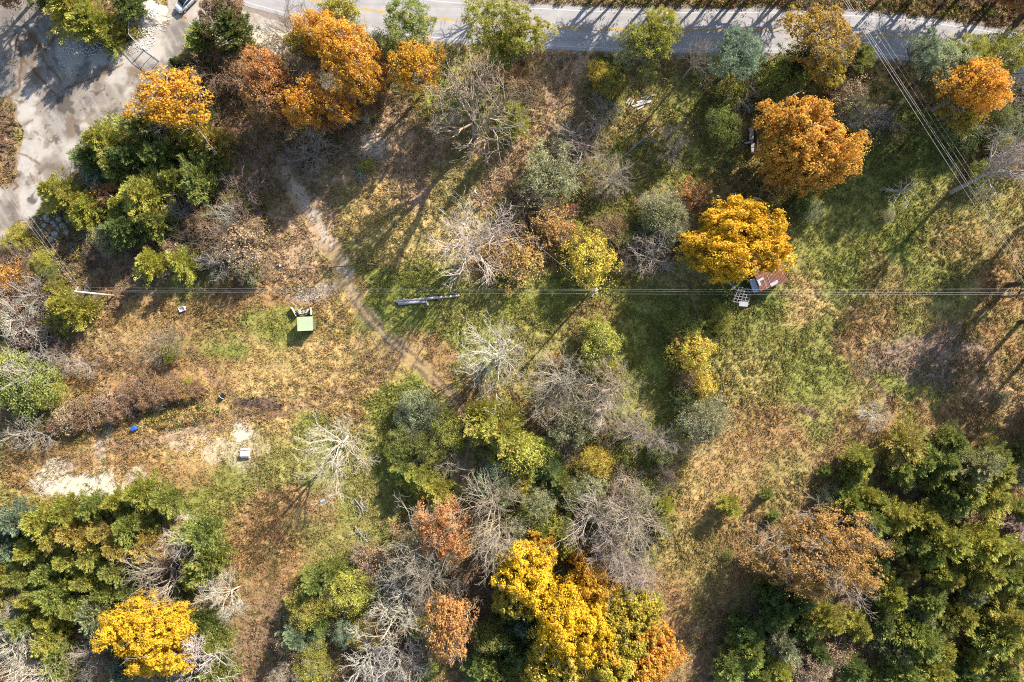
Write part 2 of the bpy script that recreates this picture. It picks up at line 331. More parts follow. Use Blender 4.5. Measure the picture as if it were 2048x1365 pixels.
# ------------------------------------------------------------------ road with markings
def smooth_line(pts, n=12):
    P = [Vector((p[0], p[1])) for p in pts]; out = []
    for i in range(len(P)-1):
        a, b, c, d = P[max(i-1, 0)], P[i], P[i+1], P[min(i+2, len(P)-1)]
        for k in range(n):
            t = k/n; out.append(.5*((2*b)+(c-a)*t+(2*a-5*b+4*c-d)*t*t+(3*b-a-3*c+d)*t**3))
    return out+[P[-1]]
RC = [G(p.x, p.y).to_2d() for p in smooth_line(ROAD_C)]
def ribbon(o0, o1, z, wob=0.0, rng=random.Random(3), thick=None):
    Vv = []; F = []
    for i, p in enumerate(RC):
        d = (RC[min(i+1, len(RC)-1)]-RC[max(i-1, 0)]).normalized(); n = Vector((-d.y, d.x))
        a = p+n*(o0+rng.uniform(-wob, wob)); b = p+n*(o1+rng.uniform(-wob, wob))
        Vv += [(a.x, a.y, z), (b.x, b.y, z)]
        if i: F.append((2*i-2, 2*i, 2*i+1, 2*i-1))
    return MB().add(Vv, F)
def road_mat():
    m, t, b = new_mat('old_asphalt'); b.inputs['Roughness'].default_value = .85
    rgb = N(t, 'RGB'); rgb.outputs[0].default_value = (*SH(204, 198, 196), 1)
    c = scale_col(t, rgb.outputs[0], ramp(t, noise(t, .35, 5), .86, 1.12)); c = scale_col(t, c, ramp(t, noise(t, 14, 3), .88, 1.12))
    tc = N(t, 'TexCoord'); mp = N(t, 'Mapping'); mp.inputs['Scale'].default_value = (.04, 1.3, 1); mp.inputs['Rotation'].default_value = (0, 0, .06)
    nz = N(t, 'TexNoise'); nz.inputs['Scale'].default_value = 1; t.links.new(tc.outputs['Object'], mp.inputs[0]); t.links.new(mp.outputs[0], nz.inputs['Vector'])
    c = scale_col(t, c, ramp(t, nz.outputs['Fac'], .9, 1.1)); t.links.new(c, b.inputs['Base Color']); return m
ribbon(-5.0, 4.6, .012, .35).build('road_shoulder', plain('shoulder_gravel', SH(176, 160, 144), .95, 0, 4, .35)).__setitem__('kind', 'structure')
tag(ribbon(-4.0, 3.75, .03, .05).build('road', road_mat()), kind='structure')
M_WHITE = plain('worn_white_paint', SH(240, 238, 234), .7, 0, 2.5, .15); M_YEL = plain('worn_yellow_paint', SH(236, 190, 70), .7, 0, 2.5, .2)
for nm, a, b_, mt in (('edge_line', 2.98, 3.14, M_WHITE), ('edge_line', -3.42, -3.25, M_WHITE), ('centre_line', .06, .2, M_YEL), ('centre_line', -.2, -.06, M_YEL)):
    tag(ribbon(a, b_, .036).build(nm, mt), kind='structure')

# ------------------------------------------------------------------ vegetation generators
def perp(n, rng):
    r = rng.normal(size=n.shape); t = np.cross(n, r); t /= np.linalg.norm(t, axis=1, keepdims=True)+1e-9
    return t, np.cross(n, t)
def unit(v): return v/(np.linalg.norm(v, axis=1, keepdims=True)+1e-9)
def diamonds(c, t, b, ls, ws, rng):
    n = len(c); ls = (ls*rng.uniform(.6, 1.35, n))[:, None]; ws = (ws*rng.uniform(.6, 1.35, n))[:, None]
    Vv = np.stack([c+t*ls, c+b*ws, c-t*ls, c-b*ws], 1).reshape(-1, 3)
    return Vv, np.arange(4*n).reshape(n, 4)
def sphere_pts(n, rng, zmin=-1.0):
    z = rng.uniform(zmin, 1, n); a = rng.uniform(0, 2*np.pi, n); r = np.sqrt(1-z*z)
    return np.stack([r*np.cos(a), r*np.sin(a), z], 1)
def tubes(paths):
    Vs = []; Fs = []; b = 0
    for pts, rad, k in paths:
        pts = np.asarray(pts); n = len(pts); rad = np.asarray(rad)
        d = np.gradient(pts, axis=0); d = unit(d)
        ref = np.where(np.abs(d[:, 2:3]) < .9, np.array([[0, 0, 1.0]]), np.array([[1.0, 0, 0]]))
        u = unit(np.cross(d, ref)); v = np.cross(d, u)
        a = np.arange(k)*2*np.pi/k
        R = pts[:, None]+rad[:, None, None]*(u[:, None]*np.cos(a)[None, :, None]+v[:, None]*np.sin(a)[None, :, None])
        Vs.append(R.reshape(-1, 3))
        i = np.arange(n-1)[:, None]*k; j = np.arange(k)[None]; j2 = (j+1) % k
        Fs.append(np.stack([i+j, i+j2, i+k+j2, i+k+j], -1).reshape(-1, 4)+b); b += n*k
    return np.concatenate(Vs), np.concatenate(Fs)
def branch(rng, p, d, L, r0, r1, n=5, wob=.18, up=0.0):
    pts = [np.array(p, float)]; d = np.array(d, float)
    for i in range(n-1):
        d = d+rng.normal(size=3)*wob; d[2] += up; d /= np.linalg.norm(d); pts.append(pts[-1]+d*L/(n-1))
    return np.array(pts), np.linspace(r0, r1, n), d
def off(rng, d, ang):
    r = rng.normal(size=3); t = np.cross(d, r); t /= np.linalg.norm(t); return d*math.cos(ang)+t*math.sin(ang)
def skeleton(seed, H, R, nl=6, fork=.28, spread=(25, 60), lv=4, kids=(6, 5, 4), tr=.02, lean=.06, up=.05, thick=1.0):
    rng = np.random.default_rng(seed); big = []; small = []
    r0 = (.022*H+.05)*thick
    pts, rad, d = branch(rng, (0, 0, -.3), (rng.normal()*lean, rng.normal()*lean, 1), H*fork+.3, r0*1.25, r0*.85, 5, .05)
    big.append((pts, rad, 7)); top = pts[-1]; tips = []
    todo = []
    for k in range(nl):
        az = 2*np.pi*(k+rng.uniform(-.3, .3))/nl; el = math.radians(rng.uniform(*spread))
        dd = np.array([math.sin(el)*math.cos(az), math.sin(el)*math.sin(az), math.cos(el)])
        L = min(R/max(math.sin(el), .3), (H*(1-fork))/max(math.cos(el), .3))*rng.uniform(.75, 1.0)
        s = pts[-1] if rng.random() < .6 else pts[-2]+(pts[-1]-pts[-2])*rng.random()
        todo.append((s, dd, L, r0*.55, 1))
    todo.append((top, unit((d+np.array([0, 0, .6]))[None])[0], H*(1-fork)*.9, r0*.6, 1))
    while todo:
        s, dd, L, r, l = todo.pop()
        n = 6 if l == 1 else (4 if l < lv else 3)
        P, Rr, de = branch(rng, s, dd, L, r, max(r*.3, tr*.6), n, .12+.04*l, up)
        (big if l == 1 else small).append((P, Rr, 6 if l == 1 else (4 if l == 2 else 3)))
        if l >= lv: tips.append(P[-1]); continue
        nk = kids[l-1]; 
        for q in range(nk):
            f = (q+rng.uniform(.2, .9))/nk*.82+.18; x = f*(n-1); i = min(int(x), n-2)
            pp = P[i]+(P[i+1]-P[i])*(x-i); td = unit((P[i+1]-P[i])[None])[0]
            c = off(rng, td, math.radians(rng.uniform(24, 52)))
            todo.append((pp, c, L*(.62-.28*f)*rng.uniform(.7, 1.2)+.25, max(r*(.55-.2*f), tr), l+1))
    return big, small, np.array(tips)
def trunk_mesh(name, big): Vv, F = tubes(big); return mesh_np(name, Vv, F, True)
def leafy(seed, R, H, zc, az_, n1=70, sub=7, per=34, leaf=.26, drop=.1, lump=.21, flat=1.0, zmin=-.35, fine=False, subr=.42):
    rng = np.random.default_rng(seed)
    i = np.arange(n1); z = zmin+(1-zmin)*(i+.5)/n1; a = i*2.39996+rng.uniform(-.35, .35, n1); r = np.sqrt(np.clip(1-z*z, 0, 1))
    d = np.stack([r*np.cos(a), r*np.sin(a), z], 1); d = unit(d+rng.normal(size=d.shape)*.12)
    az = np.arctan2(d[:, 1], d[:, 0]); ph = rng.uniform(0, 6.28, 4)
    wob = 1+.11*np.sin(2*az+ph[0])+.10*np.sin(3*az+ph[1])+.09*np.sin(5*az+ph[2])+.07*np.sin(8*az+ph[3])
    rr = rng.uniform(.62, 1.06, n1)*wob
    keep = rng.random(n1) > drop; d = d[keep]; rr = rr[keep]
    inn = unit(rng.normal(size=(n1//3, 3))); d2 = np.concatenate([d, inn]); rr = np.concatenate([rr, rng.uniform(.35, .6, len(inn))])
    c = d2*rr[:, None]*np.array([R, R, az_])*.86+np.array([0, 0, zc]); lr = lump*R*np.clip(np.exp(rng.normal(-.05, .42, len(c))), .4, 2.1)
    cc = np.repeat(c, sub, 0); dd = np.repeat(d2, sub, 0); sl = np.repeat(lr, sub)
    sd_ = unit(sphere_pts(len(cc), rng)+dd*.75+np.array([0, 0, .25])); sc = cc+sd_*sl[:, None]*np.array([1, 1, flat]); sr = sl*subr*rng.uniform(.7, 1.4, len(sc))
    lc_ = np.repeat(sc, per, 0); ln = unit(sphere_pts(len(lc_), rng)+np.repeat(sd_, per, 0)*.7+np.array([0, 0, .3]))
    P = lc_+ln*np.repeat(sr, per)[:, None]*np.array([1, 1, flat])*(rng.uniform(.5, 1.12, len(lc_))+(rng.random(len(lc_)) < .13)*rng.uniform(0, .9, len(lc_)))[:, None]
    if fine:
        t = unit(ln+rng.normal(size=ln.shape)*.45); b = unit(np.cross(t, rng.normal(size=t.shape))); Vv, F = diamonds(P, t, b, leaf*1.5, leaf*.32, rng)
    else:
        nn = unit(ln+rng.normal(size=ln.shape)*.55); t, b = perp(nn, rng); Vv, F = diamonds(P, t, b, leaf, leaf*.72, rng)
    jit = np.clip(np.repeat(np.repeat(rng.normal(.5, .16, len(c)), sub)+rng.normal(0, .1, len(sc)), per)+rng.normal(0, .17, len(P)), 0, 1)
    return Vv, F, jit, c
def conifer(seed, R, H, nb=120, per=60, pw=1.0, tilt=.35, lf=.3, base=.06, top=.0):
    rng = np.random.default_rng(seed); ph = rng.uniform(0, 6.28, 3)
    f = np.sort(rng.uniform(0, 1, nb))**1.25; az = np.arange(nb)*2.39996+rng.uniform(-.5, .5, nb)
    z = H*(base+(.97-base)*f)
    L = (R*(1-f**pw)*(1+.16*np.sin(2*az+ph[0])+.12*np.sin(3*az+ph[1]))*np.where(rng.random(nb) < .25, rng.uniform(1.0, 1.32, nb), rng.uniform(.45, 1.05, nb))+.25+.3*top)
    dirs = np.stack([np.cos(az), np.sin(az), np.full(nb, tilt)+f*.8], 1); dirs = unit(dirs)
    rep = np.maximum((per*np.clip(L/R, .25, 1.1)).astype(int), 10)
    bi = np.repeat(np.arange(nb), rep); n = len(bi)
    u = rng.uniform(.12, 1, n)**.7; D = dirs[bi]; side = unit(np.cross(D, np.array([[0, 0, 1.0]]))); upv = np.cross(side, D)
    wdt = (.10+.20*(1-u))*L[bi]
    s = rng.normal(0, .5, n); q = rng.normal(0, .3, n)
    P = np.stack([np.zeros(n), np.zeros(n), z[bi]], 1)+D*(L[bi]*u)[:, None]+side*(s*wdt)[:, None]+upv*(q*wdt*.7+.10*L[bi]*np.sin(u*3))[:, None]
    t = unit(D+side*(np.sign(s)*.55+rng.normal(0, .35, n))[:, None]+upv*rng.normal(.25, .35, n)[:, None])
    nn = unit(upv+rng.normal(size=(n, 3))*.55); b = unit(np.cross(nn, t))
    Vv, F = diamonds(P, t, b, lf*1.35, lf*.3, rng)
    jit = np.clip(np.repeat(rng.normal(.45, .16, nb), rep)+rng.normal(0, .15, n)+.15*(u-.5), 0, 1)
    pa = [(np.array([[0, 0, -.3], [rng.normal()*.08, rng.normal()*.08, H*.5], [0, 0, H*.95]]), np.array([.03*H, .02*H, .02]), 7)]
    for k in range(0, nb, 4): pa.append((np.array([[0, 0, z[k]], np.array([0, 0, z[k]])+dirs[k]*L[k]*.6]), np.array([.04, .015]), 3))
    return Vv, F, jit, pa
PROTO = {}
def proto(key, R, H, zc, trunk_me, crown_me, cmat): PROTO.setdefault(key, []).append((R, H, zc, trunk_me, crown_me, cmat))
for s in range(3):                                                # maples: dense autumn crowns of many small tufts
    Vv, F, j, c = leafy(100+s, 5.5, 10, 5.6, 4.3, n1=130, sub=6, per=44, leaf=.16, drop=.12, lump=.15, subr=.5)
    big, sm, tp = skeleton(200+s, 9, 4.3, 7, .2, (15, 60), 2, (4,))
    proto('M', 5.5, 10, 6.4, trunk_mesh('trunk', big+sm), mesh_np('crown', Vv, F, False, j), M_MAPLE)
for s in range(2):
    Vv, F, j, c = leafy(110+s, 9, 14, 7.6, 6.0, n1=260, sub=6, per=48, leaf=.19, drop=.12, lump=.11, subr=.5)
    big, sm, tp = skeleton(210+s, 12.6, 7, 8, .2, (15, 60), 3, (5, 4))
    proto('MB', 9, 14, 8.8, trunk_mesh('trunk', big+sm), mesh_np('crown', Vv, F, False, j), M_MAPLE)
for s in range(4):                                                # oaks: looser crowns, limbs showing
    Vv, F, j, c = leafy(120+s, 4.8, 12, 8.4, 3.3, n1=110, sub=5, per=24, leaf=.15, drop=.3, lump=.16, subr=.58, zmin=-.6)
    big, sm, tp = skeleton(220+s, 12, 4.6, 7, .42, (25, 70), 4, (5, 4, 3))
    proto('O', 4.8, 12, 8.8, trunk_mesh('trunk', big+sm), mesh_np('crown', Vv, F, False, j), M_MAPLE)
Vv, F, j, c = leafy(129, 10.5, 14, 7.8, 5.4, n1=300, sub=5, per=28, leaf=.16, drop=.28, lump=.1, subr=.55)
big, sm, tp = skeleton(229, 13.6, 10, 10, .2, (20, 68), 4, (7, 5, 4), tr=.03)
proto('OB', 10.2, 14, 9.2, trunk_mesh('trunk', big+sm), mesh_np('crown', Vv, F, False, j), M_MAPLE)
for s in range(7):                                                # cedars
    hh = (8, 9, 7.5, 7, 6.2, 8.4, 5.8)[s]
    Vv, F, j, pa = conifer(140+s, 3.05, hh, (190, 150, 220, 170, 140, 200, 150)[s], 110, (1.1, 1.35, 1.0, 1.6, 1.9, 1.2, 2.4)[s], .35, .17)
    proto('C', 3.0, hh, hh*.36, trunk_mesh('trunk', pa), mesh_np('crown', Vv, F, False, j), M_NEEDLE)
for s in range(3):                                                # pines: open tufted crowns high on a bare trunk
    Vv, F, j, c = leafy(160+s, 4.2, 14, 11.2, 3.0, n1=44, sub=6, per=38, leaf=.16, drop=.22, lump=.2, flat=.6, zmin=-.75, fine=True, subr=.55)
    big, sm, tp = skeleton(260+s, 13.4, 3.4, 9, .45, (45, 85), 3, (6, 3), lean=.03)
    proto('P', 4.2, 14, 11.2, trunk_mesh('trunk', big+sm), mesh_np('crown', Vv, F, False, j), M_NEEDLE)
for s in range(5):                                                # round fine-leaved shrubs
    Vv, F, j, c = leafy(180+s, 3.4, 5.2, 2.4, 2.7, n1=90, sub=5, per=26, leaf=.1, drop=.2, lump=.2, zmin=-.3, fine=s % 2 == 0, subr=.65)
    big, sm, tp = skeleton(280+s, 5.0, 3.2, 7, .1, (20, 65), 4, (5, 4, 3), tr=.014)
    proto('S', 3.4, 5.2, 2.9, trunk_mesh('trunk', big+sm), mesh_np('crown', Vv, F, False, j), M_LEAF)
for s in range(7):                                                # bare trees
    big, sm, tp = skeleton(300+s, 11, 5.6, (7, 8, 6, 9, 7, 9, 5)[s], (.3, .2, .34, .14, .25, .1, .3)[s], ((20, 62), (15, 60), (25, 70), (15, 65), (20, 60), (12, 66), (25, 72))[s], 4, (6, 5, 2), tr=.021, thick=.95)
    Vv, F = tubes(sm); proto('B', 5.2, 11, 7.5, trunk_mesh('trunk', big), mesh_np('crown', Vv, F, False), M_BARK)
for s in range(2):                                                # broad bare trees
    big, sm, tp = skeleton(340+s, 16, 7.6, 8, .36, (18, 66), 4, (7, 5, 3), tr=.034, thick=1.25)
    Vv, F = tubes(sm); proto('BB', 7.4, 16, 11, trunk_mesh('trunk', big), mesh_np('crown', Vv, F, False), M_BARK)
for s in range(3):                                                # many-limbed fans from a low fork
    big, sm, tp = skeleton(360+s, 10, 5.6, 15, .14, (8, 68), 4, (6, 4, 2), tr=.022, thick=.85, up=.03)
    Vv, F = tubes(sm); proto('F', 5.2, 10, 6.6, trunk_mesh('trunk', big), mesh_np('crown', Vv, F, False), M_BARK)
for s in range(2):                                                # sparse bleached trees
    big, sm, tp = skeleton(320+s, 11, 5.8, 9, .4, (35, 80), 4, (6, 5, 3), tr=.019, thick=.55)
    Vv, F = tubes(sm); proto('W', 5.2, 11, 7.5, trunk_mesh('trunk', big), mesh_np('crown', Vv, F, False), M_BARK)
for s in range(2):                                                # tall bare trees on long trunks
    big, sm, tp = skeleton(315+s, 15, 5.6, 7, .42, (20, 60), 4, (5, 5, 3), tr=.024, thick=.95)
    Vv, F = tubes(sm); proto('L', 5.2, 15, 11, trunk_mesh('trunk', big), mesh_np('crown', Vv, F, False), M_BARK)
big, sm, tp = skeleton(325, 9, 3.2, 5, .5, (50, 85), 3, (4, 3), tr=.03)
Vv, F = tubes(sm); proto('N', 3, 9, 6.0, trunk_mesh('trunk', big), mesh_np('crown', Vv, F, False), M_BARK)
for s in range(5):                                                # bare thickety shrubs
    big, sm, tp = skeleton(330+s, 3.6, 2.6, 8, .04, (15, 75), 4, (5, 4, 3), tr=.014, up=.02)
    Vv, F = tubes(sm); proto('T', 2.6, 3.6, 1.9, trunk_mesh('trunk', big), mesh_np('crown', Vv, F, False), M_BARK)
for s in range(4):                                                # half-bare shrubs with dead leaves
    big, sm, tp = skeleton(350+s, 3.6, 2.6, 8, .05, (15, 72), 3, (6, 4), tr=.016, up=.02)
    Vv, F, j, c = leafy(190+s, 2.6, 3.6, 1.6, 1.9, n1=50, sub=6, per=10, leaf=.1, drop=.25, lump=.26, zmin=-.1, subr=.6)
    proto('H', 2.6, 3.6, 1.9, trunk_mesh('trunk', big+sm), mesh_np('crown', Vv, F, False, j), M_LEAF)

TC = dict(ol=(176, 170, 74), og=(152, 156, 74), dg=(116, 128, 66), bg=(140, 152, 112), gg=(170, 170, 116), yg=(188, 182, 78), oo=(184, 162, 80),
          ye=(255, 208, 58), yo=(253, 194, 72), yl=(214, 192, 80), og2=(248, 182, 80), or_=(255, 190, 82), ru=(226, 166, 104), ta=(216, 174, 106), br=(180, 142, 104), tp=(202, 172, 134), oy=(222, 178, 86),
          gr=(208, 196, 182), gd=(140, 128, 118), gp=(198, 176, 162), gb=(176, 152, 134), wh=(240, 230, 216))
CN = dict(oy='orange-olive', ol='olive', og='green', dg='dark green', bg='blue-green', gg='grey-green', yg='yellow-green', oo='orange-tinged olive', ye='yellow', yo='golden', yl='yellow-olive', og2='orange', or_='orange', ru='rust', ta='tan', br='brown', tp='pale tan',
          gr='grey', gd='dark', gp='pinkish grey', gb='brownish grey', wh='bleached')
NAME = dict(F='bare_tree', L='bare_tree', W='bare_tree', N='dead_snag', M='maple_tree', O='oak_tree', C='cedar_tree', P='pine_tree', S='leafy_shrub', B='bare_tree', T='bare_shrub', H='dry_shrub')
SAY = dict(F='bare tree', L='bare tree', W='bare tree', N='dead snag', M='maple', O='oak', C='cedar', P='pine', S='leafy shrub', B='bare tree', T='bare shrub', H='half-bare shrub')
GRP = dict(F='leafless trees', L='leafless trees', W='leafless trees', N='dead snags', M='maples in autumn leaf', O='oaks holding their dead leaves', C='cedars of the woods and field edges', P='pines along the road', S='leafy shrubs and small trees', B='leafless trees', T='leafless shrubs', H='shrubs with dried leaves')
ZDEF = dict(F=1.95, L=2.6, W=2.05, N=2.6, M=1.65, O=2.1, C=2.35, P=3.2, S=1.45, B=2.5, T=1.35, H=1.35)
